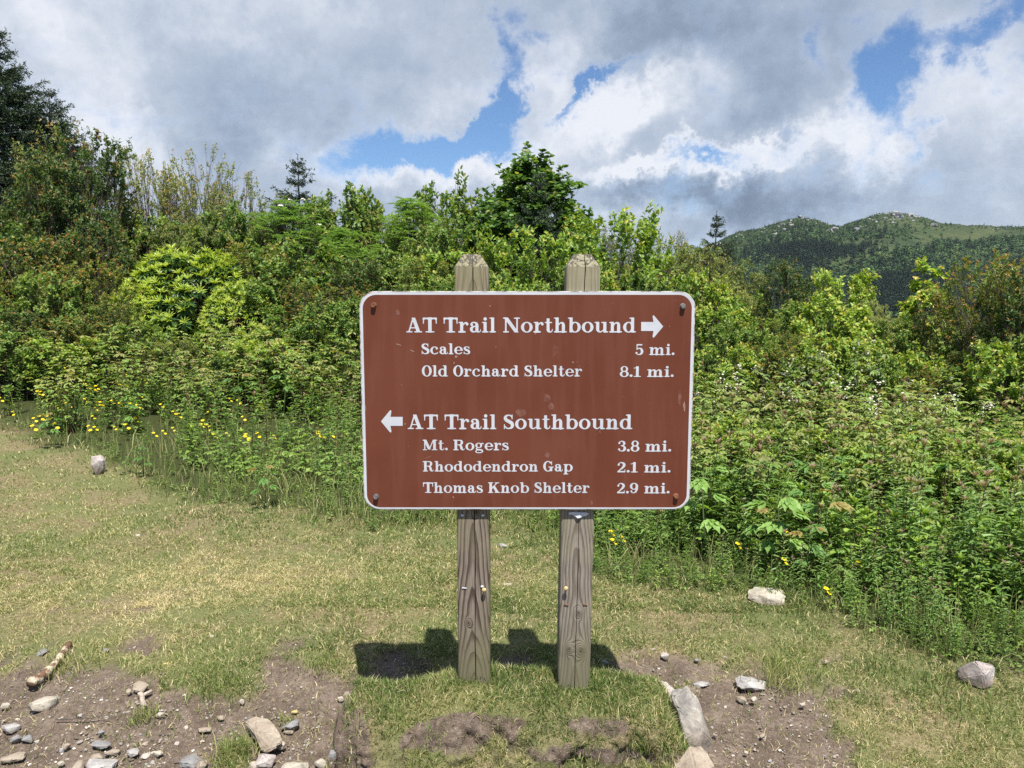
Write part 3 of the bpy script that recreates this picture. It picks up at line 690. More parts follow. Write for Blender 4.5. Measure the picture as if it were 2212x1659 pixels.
def build_sticks():
    def limb(name, pts_px, rad, lab, mats, seed, extra=()):
        rng = np.random.default_rng(seed); g = Geo()
        P = np.array([ground_hit(*p, zg0) for p in pts_px]); 
        t = np.linspace(0, 1, 22); tt = np.linspace(0, 1, len(P)); Q = np.stack([np.interp(t, tt, P[:, i]) for i in range(3)], 1)
        r = np.interp(t, [0, 1], rad) * (1 + rng.normal(0, .07, len(t))); Q[:, 2] = zg0(Q[:, 0], Q[:, 1]) + r * .75 + .004; Q += rng.normal(0, .0018, Q.shape)
        c = Q[0].copy(); g.tube(Q - c, r, 9)
        for e in extra:
            E = np.array([ground_hit(*p, zg0) for p in e]); E = E[0] + (E[-1] - E[0]) * np.linspace(0, 1, 6)[:, None]; E[:, 2] = zg0(E[:, 0], E[:, 1]) + rad[0] * .8
            g.tube(E - c, np.linspace(rad[0] * .8, rad[0] * .55, 6), 7)
        return tag(link(name, g.mesh(name, mats, True), None, c), lab, 'stick')
    m, T, out = new_mat('peeling_bark'); co = T.n('ShaderNodeTexCoord').outputs['Object']; n = T.noise(co, 22, 4, .6); n2 = T.noise(co, 90, 4)
    principled(T, out, T.mix(T.mr(n, .46, .54), T.mix(T.mr(n2, .4, .6), (.36, .30, .22), (.52, .45, .34)), (.13, .075, .045)), .85, .2, n, .006, .8)
    m2 = plain_noise('dead_wood', (.25, .20, .16), (.42, .36, .29), 40, .9)
    limb('branch', ((68, 1484), (92, 1468), (122, 1440), (150, 1398)), (.019, .013), 'thick dead branch with peeling bark lying at the left edge of the turf', [m], 3)
    limb('stick', ((313, 1536), (303, 1500)), (.010, .008), 'small pale forked stick on the gravelly soil', [m2], 4, (((306, 1508), (328, 1496)),))
    limb('twig', ((121, 1556), (180, 1555), (236, 1550)), (.0024, .0016), 'thin dark twig lying flat on the gravel', [M_TWIG], 5)

# ------------------------------------------------------------------ lettering: each glyph a signed distance field, meshed flat
class Glyph:
    H = 0.026
    def __init__(s, w, y0=-.34, y1=1.1):
        s.w = w; xs = np.arange(-.12, w + .14, s.H); ys = np.arange(y0, y1, s.H)
        s.X, s.Y = np.meshgrid(xs, ys, indexing='xy'); s.D = np.full(s.X.shape, 9.0)
    def u(s, d, k=0.0):
        if k > 0:
            h = np.clip(.5 + .5 * (s.D - d) / k, 0, 1); s.D = s.D * (1 - h) + d * h - k * h * (1 - h)
        else: s.D = np.minimum(s.D, d)
        return s
    def cut(s, d): s.D = np.maximum(s.D, -d); return s
    def _box(s, x0, y0, x1, y1):
        dx = np.abs(s.X - (x0 + x1) / 2) - (x1 - x0) / 2; dy = np.abs(s.Y - (y0 + y1) / 2) - (y1 - y0) / 2
        return np.hypot(np.maximum(dx, 0), np.maximum(dy, 0)) + np.minimum(np.maximum(dx, dy), 0)
    def box(s, x0, y0, x1, y1, k=.05): return s.u(s._box(x0, y0, x1, y1), k)
    def _ell(s, cx, cy, rx, ry):
        a, b = (s.X - cx) / rx, (s.Y - cy) / ry; q = np.hypot(a, b); g = np.hypot(a / rx, b / ry) + 1e-6
        return np.where(q < .05, -min(rx, ry), q * (q - 1) / g)
    def ring(s, cx, cy, ox, oy, ix, iy, clip=None, cuts=(), k=0.0):
        d = np.maximum(s._ell(cx, cy, ox, oy), -s._ell(cx, cy, ix, iy))
        if clip is not None: d = np.maximum(d, s._box(*clip))
        for c in cuts: d = np.maximum(d, -s._box(*c))
        return s.u(d, k)
    def ball(s, x, y, r, k=0.0): return s.u(np.hypot(s.X - x, s.Y - y) - r, k)
    def diag(s, x0, y0, x1, y1, w, k=0.03):
        t = (s.Y - y0) / (y1 - y0); c = (y1 - y0) / math.hypot(x1 - x0, y1 - y0); lo, hi = min(y0, y1), max(y0, y1)
        return s.u(np.maximum((np.abs(s.X - (x0 + (x1 - x0) * t)) - w / 2) * abs(c), np.maximum(lo - s.Y, s.Y - hi)), k)
    def stroke(s, pts, k=0.0):
        p = np.array(pts, float); n = len(p); Q = []
        for i in range(n - 1):
            a, b, c, d = p[max(i - 1, 0)], p[i], p[i + 1], p[min(i + 2, n - 1)]
            for t in np.linspace(0, 1, 7)[:-1] if i < n - 2 else np.linspace(0, 1, 7):
                Q.append(.5 * ((2 * b) + (c - a) * t + (2 * a - 5 * b + 4 * c - d) * t * t + (-a + 3 * b - 3 * c + d) * t ** 3))
        Q = np.array(Q); D = np.full(s.X.shape, 9.0)
        for a, b in zip(Q[:-1], Q[1:]):
            e = b[:2] - a[:2]; L = e @ e + 1e-9; t = np.clip(((s.X - a[0]) * e[0] + (s.Y - a[1]) * e[1]) / L, 0, 1)
            D = np.minimum(D, np.hypot(s.X - a[0] - e[0] * t, s.Y - a[1] - e[1] * t) - (a[2] + (b[2] - a[2]) * t))
        return s.u(D, k)
    def stem(s, x0, y0, x1, y1): return s.u(s._box(x0, y0, x1, y1))
    def mesh(s):
        """polygons of the inside, cut along the zero line cell by cell"""
        D = s.D + .010; ny, nx = D.shape; V, F, key = [], [], {}
        ins = D < 0
        anyc = ins[:-1, :-1] | ins[1:, :-1] | ins[:-1, 1:] | ins[1:, 1:]
        def vid(k, x, y):
            if k not in key: key[k] = len(V); V.append((x, y))
            return key[k]
        X, Y = s.X, s.Y
        for j, i in np.argwhere(anyc):
            cor = ((j, i), (j, i + 1), (j + 1, i + 1), (j + 1, i)); poly = []
            for q in range(4):
                a, b = cor[q], cor[(q + 1) % 4]; da, db = D[a], D[b]
                if da < 0: poly.append(vid(a, X[a], Y[a]))
                if (da < 0) != (db < 0):
                    t = da / (da - db); k = (min(a, b), max(a, b)); poly.append(vid(k, X[a] + (X[b] - X[a]) * t, Y[a] + (Y[b] - Y[a]) * t))
            if len(poly) >= 3: F.append(poly)
        return np.array(V), F
XH = .71
def _glyphs():
    G = {}
    def S(x0, w, y=0.0): return (x0, y, x0 + w, y + .10)
    g = Glyph(1.1); g.diag(.17, 0, .50, 1, .12).diag(.86, 0, .50, 1, .27); g.box(.27, .27, .74, .36, .02).box(*S(0, .44)).box(*S(.55, .55)); g.cut(g._box(-1, 1, 3, 3)).cut(g._box(-1, -3, 3, 0)); G['A'] = g
    g = Glyph(.95); g.stem(.35, 0, .61, 1).box(0, .87, .95, 1, .08).box(*S(.17, .62)).diag(.03, .58, .05, .95, .09, .10).diag(.92, .58, .90, .95, .09, .10); G['T'] = g
    g = Glyph(1.17); g.stem(.13, 0, .26, 1).stem(.90, 0, 1.03, 1).diag(.20, 1, .94, 0, .31); g.box(0, .9, .30, 1).box(*S(0, .42)).box(.74, .9, 1.17, 1); G['N'] = g
    sp = [(.60, .80, .045), (.50, .92, .055), (.36, .945, .055), (.20, .89, .085), (.135, .755, .115), (.22, .62, .125), (.40, .52, .13), (.58, .41, .13), (.635, .26, .12), (.57, .12, .09), (.40, .055, .055), (.24, .075, .055), (.12, .20, .045)]
    def Sg(sc, sy, kk):
        g = Glyph(.76 * sc); g.stroke([(x * sc, y * sy, w * kk) for x, y, w in sp]); g.box(.57 * sc, .66 * sy, .655 * sc, 1.0 * sy, .02).box(.035 * sc, 0, .12 * sc, .35 * sy, .02); return g
    G['S'] = Sg(1.0, 1.0, 1.0); G['s'] = Sg(.84, XH + .01, .82)
    G['O'] = Glyph(.92).ring(.46, .5, .46, .52, .21, .42)
    g = Glyph(1.36); g.stem(.14, 0, .26, 1).stem(.96, 0, 1.22, 1).diag(.22, 1, .62, .08, .29).diag(.60, .06, 1.00, 1, .12); g.box(0, .9, .30, 1).box(*S(0, .40)).box(1.0, .9, 1.36, 1).box(*S(.82, .54)); g.cut(g._box(-1, -3, 3, 0)); G['M'] = g
    g = Glyph(1.07); g.stem(.12, 0, .38, 1).box(*S(0, .50)).box(0, .9, .5, 1).stroke([(.3, .945, .055), (.58, .945, .055), (.76, .89, .085), (.80, .74, .12), (.75, .59, .09), (.58, .52, .05), (.3, .52, .05)]).stroke([(.52, .50, .05), (.66, .46, .09), (.74, .32, .12), (.77, .16, .115), (.86, .05, .06), (.96, .06, .045), (1.02, .16, .035)]); G['R'] = g
    g = Glyph(1.02); g.ring(.46, .5, .46, .52, .21, .42, cuts=((.56, .40, 1.2, .76),)); g.box(.76, .60, .85, 1.0, .02).stem(.64, .02, .88, .44).box(.48, .38, 1.02, .48); G['G'] = g
    g = Glyph(1.15); g.stem(.12, 0, .38, 1).box(*S(0, .50)).box(0, .9, .5, 1).diag(.34, .38, .86, .95, .14).diag(.52, .66, .90, .04, .30); g.box(.64, .9, 1.08, 1).box(*S(.62, .53)); G['K'] = g
    g = Glyph(.80); g.ball(.165, .51, .095).stroke([(.10, .55, .05), (.20, .65, .055), (.36, .665, .055), (.48, .60, .09), (.52, .46, .115), (.52, .15, .115), (.58, .06, .065), (.68, .045, .045), (.75, .10, .04), (.765, .20, .035)]).stroke([(.48, .43, .04), (.28, .39, .06), (.15, .29, .10), (.14, .17, .105), (.24, .06, .065), (.38, .06, .055), (.5, .14, .05)]); G['a'] = g
    def low(w): g = Glyph(w); return g.stem(.11, 0, .34, XH).box(*S(0, .46)).box(0, XH - .09, .30, XH)
    g = low(.70); g.box(*S(0, .50)).stroke([(.28, .42, .04), (.38, .57, .05), (.50, .655, .055), (.60, .64, .05)]).ball(.60, .56, .10, .04); G['r'] = g
    g = low(.46); g.ball(.23, .90, .125); G['i'] = g
    def tall(w, foot=True):
        g = Glyph(w); g.stem(.11, 0, .34, 1).box(0, .91, .30, 1)
        return g.box(*S(0, .46)) if foot else g
    G['l'] = tall(.46); G['o'] = Glyph(.82).ring(.41, .355, .41, .37, .18, .275)
    g = Glyph(.58); g.diag(.24, .2, .24, .95, .22, 0).cut(g._box(-.2, .80, .13, 1.2)); g.box(0, XH - .09, .52, XH, .04).stroke([(.245, .3, .11), (.25, .15, .11), (.33, .055, .065), (.44, .05, .05), (.52, .12, .04), (.54, .22, .035)]); G['t'] = g
    def arch(g, x): return g.stroke([(x + .30, .44, .035), (x + .38, .58, .05), (x + .50, .65, .06), (x + .62, .60, .095), (x + .655, .46, .115), (x + .655, .08, .115)]).stem(x + .54, 0, x + .77, .3).box(*S(x + .44, .46))
    G['h'] = arch(tall(.90), 0); G['n'] = arch(low(.90), 0); G['m'] = arch(arch(low(1.34), 0), .43)
    g = Glyph(.95); g.stem(.11, .2, .34, XH).box(0, XH - .09, .30, XH).stroke([(.225, .3, .115), (.235, .17, .105), (.33, .06, .06), (.46, .055, .05), (.60, .16, .04)]).stem(.60, 0, .83, XH).box(.46, XH - .09, .70, XH).box(.65, 0, .95, .10); G['u'] = g
    g = tall(.90, False); g.ring(.50, .355, .40, .37, .17, .275, clip=(.23, -1, 2, 2)); G['b'] = g
    g = Glyph(.90); g.stem(.54, 0, .77, 1).box(.42, .91, .70, 1).box(.60, 0, .90, .10).ring(.39, .355, .39, .37, .16, .275, clip=(-1, -1, .66, 2)); G['d'] = g
    g = Glyph(.90); g.stem(.11, -.27, .34, XH).box(0, XH - .09, .30, XH).box(0, -.28, .48, -.18).ring(.50, .355, .40, .37, .17, .275, clip=(.23, -1, 2, 2)); G['p'] = g
    g = Glyph(.76); g.ring(.40, .355, .40, .37, .17, .275, cuts=((.46, .14, 1, .56),)).ball(.60, .52, .10, .03).stroke([(.5, .045, .05), (.62, .09, .05), (.71, .19, .035)]); G['c'] = g
    g = Glyph(.78); g.ring(.40, .355, .40, .37, .17, .275, cuts=((.44, .14, 1, .33),)).box(.15, .32, .78, .405, .0).stroke([(.5, .045, .05), (.62, .09, .05), (.72, .19, .035)]); g.cut(np.maximum(g._box(.5, .2, 1, 1), -g._ell(.40, .355, .40, .37))); g.stroke([(.5, .045, .05), (.62, .09, .05), (.72, .19, .035)]); G['e'] = g
    g = Glyph(.82); g.ring(.34, .46, .32, .26, .125, .175).stroke([(.54, .60, .045), (.64, .665, .05), (.70, .665, .05)]).ball(.73, .62, .07, .02).stroke([(.20, .24, .05), (.13, .14, .065), (.24, .055, .075), (.50, .05, .08), (.67, -.04, .08), (.64, -.17, .06), (.40, -.235, .05), (.15, -.20, .055), (.07, -.11, .06), (.14, -.01, .05), (.25, .05, .05)]); G['g'] = g
    g = Glyph(.74); g.box(.15, .86, .64, 1, .02).box(.14, .48, .24, 1, .02).stroke([(.19, .50, .045), (.34, .60, .06), (.54, .56, .09), (.62, .33, .12), (.55, .12, .09), (.36, .05, .055), (.20, .09, .05)]).ball(.15, .20, .10, .03); G['5'] = g
    G['8'] = Glyph(.74).ring(.37, .735, .31, .285, .13, .195).ring(.37, .28, .37, .30, .16, .205)
    g = Glyph(.62); g.stem(.19, 0, .43, 1).box(*S(.02, .58)).stroke([(.28, .92, .05), (.16, .84, .045), (.03, .82, .04)]); G['1'] = g
    g = Glyph(.72); g.ball(.15, .77, .095).stroke([(.14, .84, .05), (.32, .95, .05), (.50, .88, .09), (.56, .745, .105), (.48, .59, .06), (.30, .53, .045)]).stroke([(.30, .53, .045), (.54, .47, .075), (.61, .28, .12), (.53, .11, .09), (.34, .05, .05), (.17, .10, .05)]).ball(.14, .21, .10, .03); G['3'] = g
    g = Glyph(.74); g.ball(.15, .73, .10).stroke([(.13, .82, .05), (.32, .95, .055), (.53, .88, .095), (.595, .71, .12), (.50, .50, .10), (.28, .27, .065), (.10, .10, .05)]).box(.05, 0, .68, .16, .04).box(.62, .02, .70, .30, .03); G['2'] = g
    g = Glyph(.74); g.ring(.36, .68, .36, .34, .135, .24, ).stroke([(.60, .68, .115), (.60, .42, .105), (.50, .15, .08), (.32, .05, .05), (.18, .09, .05)]).ball(.15, .21, .095, .03); G['9'] = g
    G['.'] = Glyph(.26).ball(.13, .12, .13)
    return G
def text_arrays(G, cache, s):
    V, F, x, off = [], [], 0.0, 0
    for i, ch in enumerate(s):
        if ch == ' ': x += .42; continue
        if ch not in cache: cache[ch] = G[ch].mesh()
        v, f = cache[ch]; V.append(v + np.array([x, 0])); F += [[q + off for q in p] for p in f]; off += len(v)
        x += G[ch].w + (.055 if ch not in '.' else .06)
    V = np.concatenate(V); return V, F

# ------------------------------------------------------------------ the trail sign
SIGN_Y = 2.085 * MK
def build_sign():
    G, cache = _glyphs(), {}
    root = thing('trail_sign', 'brown trail sign with white lettering bolted to two weathered wooden posts', 'sign', (0.04, SIGN_Y, float(zg(0.04, 2.15))))
    o = np.array(root.location)
    # panel corners found where the photo's outline meets the sign's plane
    c = [on_plane_y(*p, SIGN_Y) for p in ((777, 629), (1504, 629), (1489, 1101), (784, 1101))]
    x0, x1 = (c[0][0] + c[3][0]) / 2, (c[1][0] + c[2][0]) / 2; z1, z0 = (c[0][2] + c[1][2]) / 2, (c[2][2] + c[3][2]) / 2
    def rrect(x0, z0, x1, z1, r, n=10):
        P = []
        for cx, cz, a in ((x1 - r, z1 - r, 0), (x0 + r, z1 - r, 90), (x0 + r, z0 + r, 180), (x1 - r, z0 + r, 270)):
            P += [(cx + r * math.cos(math.radians(a + 90 * i / n)), cz + r * math.sin(math.radians(a + 90 * i / n))) for i in range(n + 1)]
        return np.array(P)
    def slab(name, loop, y0, y1, mats, parent, bevel=.0012):
        bm = bmesh.new(); fr = [bm.verts.new((p[0] - o[0], y0 - o[1], p[1] - o[2])) for p in loop]; bk = [bm.verts.new((p[0] - o[0], y1 - o[1], p[1] - o[2])) for p in loop]
        n = len(loop); f1 = bm.faces.new(fr); bm.faces.new(bk[::-1])
        for i in range(n): bm.faces.new((fr[i], bk[i], bk[(i + 1) % n], fr[(i + 1) % n]))
        bmesh.ops.recalc_face_normals(bm, faces=bm.faces[:])
        if bevel: bmesh.ops.bevel(bm, geom=[e for e in bm.edges if abs(e.verts[0].co.y - e.verts[1].co.y) < 1e-6], offset=bevel, segments=1, affect='EDGES')
        me = bpy.data.meshes.new(name); bm.to_mesh(me); bm.free()
        for m in mats: me.materials.append(m)
        return link(name, me, parent)
    def flat(name, V2, F, y, mat, parent):
        me = bpy.data.meshes.new(name); me.from_pydata([(p[0] - o[0], y - o[1], p[1] - o[2]) for p in V2], [], [tuple(f) for f in F]); me.materials.append(mat); me.update()
        if me.polygons and me.polygons[0].normal.y > 0: me.flip_normals()
        return link(name, me, parent)
    # materials
    m_face, T, out = new_mat('brown_sign_sheet'); co = T.n('ShaderNodeTexCoord').outputs['Object']
    n1 = T.noise(co, 3.2, 4); n2 = T.noise(T.mapping(co, (6, 1, .7)), 3.5, 4); n3 = T.noise(co, 140, 3); n4 = T.noise(T.mapping(co, (1, 1, .6)), 15, 5, .6)
    col = T.mix(T.mr(n1, .35, .65), (.122, .0345, .0180), (.143, .0430, .0235)); col = T.mix(T.m('MULTIPLY', T.mr(n2, .45, .62), .35), col, (.17, .061, .040)); col = T.mix(T.m('MULTIPLY', T.mr(n4, .68, .74), .25), col, (.24, .12, .09))
    col = T.mix(T.m('MULTIPLY', T.mr(n3, .4, .6), .12), col, (.12, .035, .02))
    principled(T, out, col, T.m('MULTIPLY_ADD', n4, .25, .42), .22)
    m_white, T, out = new_mat('white_sign_sheet'); co = T.n('ShaderNodeTexCoord').outputs['Object']; n = T.noise(co, 9, 5)
    principled(T, out, T.mix(T.mr(n, .4, .7), (.55, .565, .605), (.48, .495, .535)), .45, .4)
    m_edge, T, out = new_mat('peeling_edge_paint'); co = T.n('ShaderNodeTexCoord').outputs['Object']; n = T.noise(T.mapping(co, (.35, 2, 1)), 60, 5, .65)
    principled(T, out, T.mix(T.mr(n, .46, .56), (.50, .49, .47), (.20, .18, .165)), .8, .2, n, .002, .6)
    m_steel = plain_noise('galvanised_steel', (.20, .195, .19), (.33, .32, .31), 60, .5, .5, metal=.6); m_rust = plain_noise('rusty_steel', (.12, .05, .025), (.25, .12, .07), 90, .85, .2)
    panel = slab('sign_panel', rrect(x0, z0, x1, z1, .054), SIGN_Y, SIGN_Y + .0165, [m_edge], root)
    yf = SIGN_Y
    # white margin, brown field, white writing: sheets laid one on the other
    L0 = rrect(x0 + .0032, z0 + .0032, x1 - .0032, z1 - .0032, .052); L1 = rrect(x0 + .0115, z0 + .0080, x1 - .0115, z1 - .0115, .044)
    n = len(L0)
    flat('border', np.vstack([L0, L1]), [[i, (i + 1) % n, n + (i + 1) % n, n + i] for i in range(n)], yf - .0006, m_white, panel)
    flat('brown_field', L1, [list(range(n))], yf - .0006, m_face, panel)
    Z = lambda zx, zy: ((1380 + zx / 1.58) / 1.8228, (1100 + zy / 1.58) / 1.8228)      # close-up view of the photo -> whole view
    lines = (("AT Trail Northbound", 348, 1775, 237, 331), ("Scales", 443, 745, 398, 466), ("5 mi.", 1772, 2015, 402, 471), ("Old Orchard Shelter", 445, 1440, 535, 604), ("8.1 mi.", 1675, 2010, 540, 607),
             ("AT Trail Southbound", 357, 1753, 840, 932), ("Mt. Rogers", 450, 985, 997, 1063), ("3.8 mi.", 1664, 1994, 1003, 1071), ("Rhododendron Gap", 451, 1382, 1130, 1195), ("2.1 mi.", 1660, 1990, 1136, 1201),
             ("Thomas Knob Shelter", 452, 1486, 1262, 1328), ("2.9 mi.", 1658, 1984, 1266, 1331))
    for s, a, b, t, bl in lines:
        V, F = text_arrays(G, cache, s)
        pl, pr, pt = on_plane_y(*Z(a, bl), yf), on_plane_y(*Z(b, bl), yf), on_plane_y(*Z((a + b) / 2, t), yf)
        sx = (pr[0] - pl[0]) / (V[:, 0].max() - V[:, 0].min()); base = (pl[2] + pr[2]) / 2; sz = pt[2] - base
        W = np.stack([pl[0] + (V[:, 0] - V[:, 0].min()) * sx, base + V[:, 1] * sz + (pr[2] - pl[2]) * ((V[:, 0] / max(V[:, 0].max(), 1e-6)) - .5) * 0], 1)
        flat('lettering', W, F, yf - .0013, m_white, panel)
    for sgn, xt, xb, zc in ((1, 1945, 1808, 293), (-1, 190, 325, 883)):
        hw, half, d = 70, 28, xt - xb
        hx = xb + .56 * d
        Q = [(xb, -half), (hx, -half), (hx, half), (xb, half), (xb + .64 * d, 0), (xb + .522 * d, -.84 * hw), (xb + .525 * d, -.95 * hw), (xb + .56 * d, -hw), (xb + .605 * d, -.93 * hw), (xt, 0)]
        k = len(Q); Q += [(x, -y) for x, y in Q[8:4:-1]]
        loop = [1, 5, 6, 7, 8, 9, k, k + 1, k + 2, k + 3, 2]
        W = np.array([on_plane_y(*Z(x, zc + y), yf)[[0, 2]] for x, y in Q]); F = [[0, 1, 2, 3]] + [[4, loop[i], loop[i + 1]] for i in range(len(loop) - 1)] + [[4, 2, 1]]
        if sgn < 0: F = [f[::-1] for f in F]
        flat('arrow', W, F, yf - .0013, m_white, panel)
    # scratches and chips in the brown sheet
    rng = np.random.default_rng(8); V, F = [], []
    marks = [(300, 405, 44, 7, -18), (385, 445, 42, 6, -22), (868, 165, 16, 7, 60), (880, 140, 8, 5, 40), (1385, 515, 12, 9, 50), (1410, 512, 10, 4, -40), (1425, 540, 5, 18, 10), (340, 900, 14, 10, 0), (1552, 950, 5, 22, 10), (640, 1352, 8, 20, 25), (658, 480, 18, 22, 10), (1150, 338, 14, 8, 20), (1632, 150, 5, 4, 0), (1550, 220, 4, 5, 0), (905, 420, 4, 10, 0), (645, 520, 7, 20, -15), (318, 655, 4, 4, 0), (360, 1037, 6, 5, 0), (2022, 130, 6, 5, 0), (1950, 290, 6, 4, 0), (1985, 292, 8, 4, 0), (1358, 1040, 4, 6, 0), (1818, 1215, 4, 10, 0), (315, 1100, 10, 3, -20), (1700, 730, 8, 3, 0), (485, 1105, 60, 2, 22), (1250, 835, 6, 4, 0), (95, 800, 3, 60, 4), (2075, 790, 14, 70, 3), (450, 1138, 7, 5, 0), (450, 1152, 5, 4, 0)]
    for zx, zy, w, h, rot in marks:
        k = len(V); c_, s_ = math.cos(math.radians(rot)), math.sin(math.radians(rot)); m = 9
        for q in range(m):
            a = 2 * math.pi * q / m; rr = rng.uniform(.45, 1.1); dx, dy = math.cos(a) * w / 2 * rr, math.sin(a) * h / 2 * rr
            V.append(on_plane_y(*Z(zx + dx * c_ + dy * s_, zy - dx * s_ + dy * c_), yf)[[0, 2]])
        F.append(list(range(k, k + m)))
    def singles(name, mat, y):
        for f in F: flat(name, [V[i] for i in f], [list(range(len(f)))], y, mat, panel)
    m_sc = plain_noise('scraped_paint', (.24, .125, .09), (.42, .32, .28), 300, .7)
    singles('scratch', m_sc, yf - .0009)
    V, F = [], []
    for zx, zy, w, h, rot in ((1222, 740, 44, 60, 20), (1248, 790, 40, 52, 0), (1060, 830, 70, 60, 10), (295, 205, 26, 36, 15), (1225, 1090, 40, 40, 0), (1500, 1390, 14, 30, 0), (2050, 740, 22, 120, 0)):
        k = len(V); m = 14; c_, s_ = math.cos(math.radians(rot)), math.sin(math.radians(rot))
        for q in range(m):
            a = 2 * math.pi * q / m; rr = rng.uniform(.75, 1.1); dx, dy = math.cos(a) * w / 2 * rr, math.sin(a) * h / 2 * rr
            V.append(on_plane_y(*Z(zx + dx * c_ + dy * s_, zy - dx * s_ + dy * c_), yf)[[0, 2]])
        F.append(list(range(k, k + m)))
    m_sm, T, out = new_mat('rubbed_sheet'); co = T.n('ShaderNodeTexCoord').outputs['Object']; nn = T.noise(co, 45, 5)
    principled(T, out, T.mix(T.mr(nn, .4, .62), (.135, .045, .028), (.20, .088, .065)), .5, .35)
    singles('rubbed_patch', m_sm, yf - .00085)
    # hexagonal bolts
    for zx, zy, mt, lab in ((145, 160, m_rust, 'rusty bolt in the upper left corner'), (2067, 166, m_steel, None), (160, 1350, m_steel, None), (2024, 1347, m_rust, 'rusty bolt in the lower right corner')):
        p = on_plane_y(*Z(zx, zy), yf); bm = bmesh.new()
        bmesh.ops.create_cone(bm, cap_ends=True, segments=6, radius1=.0085, radius2=.0078, depth=.0095, matrix=Matrix.Translation((p[0] - o[0], yf - .007 - o[1], p[2] - o[2])) @ Matrix.Rotation(math.radians(90), 4, 'X') @ Matrix.Rotation(.35, 4, 'Z'))
        bmesh.ops.create_cone(bm, cap_ends=True, segments=18, radius1=.0095, radius2=.0092, depth=.0018, matrix=Matrix.Translation((p[0] - o[0], yf - .0017 - o[1], p[2] - o[2])) @ Matrix.Rotation(math.radians(90), 4, 'X'))
        me = bpy.data.meshes.new('bolt'); bm.to_mesh(me); bm.free(); me.materials.append(mt); b = link('bolt', me, panel)
        if lab: b['label'] = lab
    # posts
    def wood(name, pale, dark, tint, seed, freq, tap, knots=()):
        m, T, out = new_mat(name); co = T.n('ShaderNodeTexCoord').outputs['Object']
        sep = T.n('ShaderNodeSeparateXYZ'); T.put(sep.inputs[0], co); x, y, z = sep.outputs
        wob = T.noise(T.mapping(co, (0, 0, 1), (seed, 0, seed)), 1.6, 2); wob2 = T.noise(T.mapping(co, (1, 1, .10), (seed, 3, 0)), 14, 3)
        cx = T.m('MULTIPLY', T.m('SUBTRACT', wob, .5), .018); cy = T.m('MULTIPLY_ADD', T.noise(T.mapping(co, (0, 0, 1), (0, seed, 0)), 1.5, 2), .05, -.035)
        r = T.m('SQRT', T.m('ADD', T.m('POWER', T.m('SUBTRACT', x, cx), 2.0), T.m('POWER', T.m('SUBTRACT', y, cy), 2.0)))
        r = T.m('MULTIPLY_ADD', T.m('SUBTRACT', wob2, .5), .014, r); r = T.m('MULTIPLY_ADD', z, tap, r); kn = 0.0
        for kx, kz, ks in knots:
            e = T.m('ADD', T.m('POWER', T.m('DIVIDE', T.m('SUBTRACT', x, kx), ks), 2.0), T.m('POWER', T.m('DIVIDE', T.m('SUBTRACT', z, kz), ks * 1.5), 2.0))
            r = T.m('MULTIPLY_ADD', T.m('POWER', 2.718, T.m('MULTIPLY', e, -.45)), -.030, r); kn = T.m('ADD', kn, T.m('POWER', 2.718, T.m('MULTIPLY', e, -2.2)))
        ring = T.m('FRACT', T.m('MULTIPLY', r, freq)); late = T.mr(ring, .35, .86); late = T.m('MULTIPLY', late, T.mr(ring, 1.0, .93))
        fine = T.noise(T.mapping(co, (1, 1, .03)), 420, 3, .6); big = T.noise(T.mapping(co, (1.5, 1.5, .5)), 7, 4)
        c = T.mix(late, pale, dark); c = T.mix(T.m('MULTIPLY', T.mr(fine, .42, .66), .42), c, (.05, .04, .033))
        c = T.mix(T.m('MULTIPLY', T.mr(big, .42, .62), .55), c, tint)
        c = T.mix(T.m('MINIMUM', T.m('MULTIPLY', kn, .85), 1.0), c, (.05, .036, .026)) if knots else c
        crk = T.noise(T.mapping(co, (1, 1, .012), (0, seed, 0)), 260, 2, .5); c = T.mix(T.m('MULTIPLY', T.mr(crk, .66, .72), .7), c, (.03, .024, .02))
        zf = T.noise(T.mapping(co, (4, 4, 1), (seed, 0, 0)), 5, 3)
        low = T.mr(T.m('MULTIPLY_ADD', zf, .16, z), .40, .12)
        c = T.mix(T.m('MULTIPLY', low, .62), c, (.125, .118, .065))
        top = T.mr(z, 1.32, 1.46); lich = T.noise(co, 60, 5, .6)
        c = T.mix(T.m('MULTIPLY', top, .35), c, (.33, .305, .18))
        up = T.n('ShaderNodeNewGeometry').outputs['Normal']; s2 = T.n('ShaderNodeSeparateXYZ'); T.put(s2.inputs[0], up)
        cap = T.mr(s2.outputs[2], .3, .6)
        c = T.mix(T.m('MULTIPLY', cap, T.mr(lich, .46, .56)), c, (.07, .065, .058)); c = T.mix(T.m('MULTIPLY', cap, T.mr(lich, .62, .66)), c, (.42, .38, .27))
        h = T.m('MULTIPLY_ADD', late, -.6, T.m('MULTIPLY', fine, -.5))
        principled(T, out, c, .88, .15, h, .0022, .8); return m
    mats = (wood('weathered_wood_dark', (.25, .205, .165), (.075, .053, .041), (.21, .19, .11), 3.7, 100, .075, ((.012, .62, .008), (-.018, .23, .006))), wood('weathered_wood_grey', (.29, .255, .215), (.155, .125, .098), (.25, .23, .145), 8.2, 145, .055, ((.022, .155, .013), (-.020, .16, .009), (.010, .29, .008))))
    posts = []
    Yp = SIGN_Y + .017; half = .0455 * MK
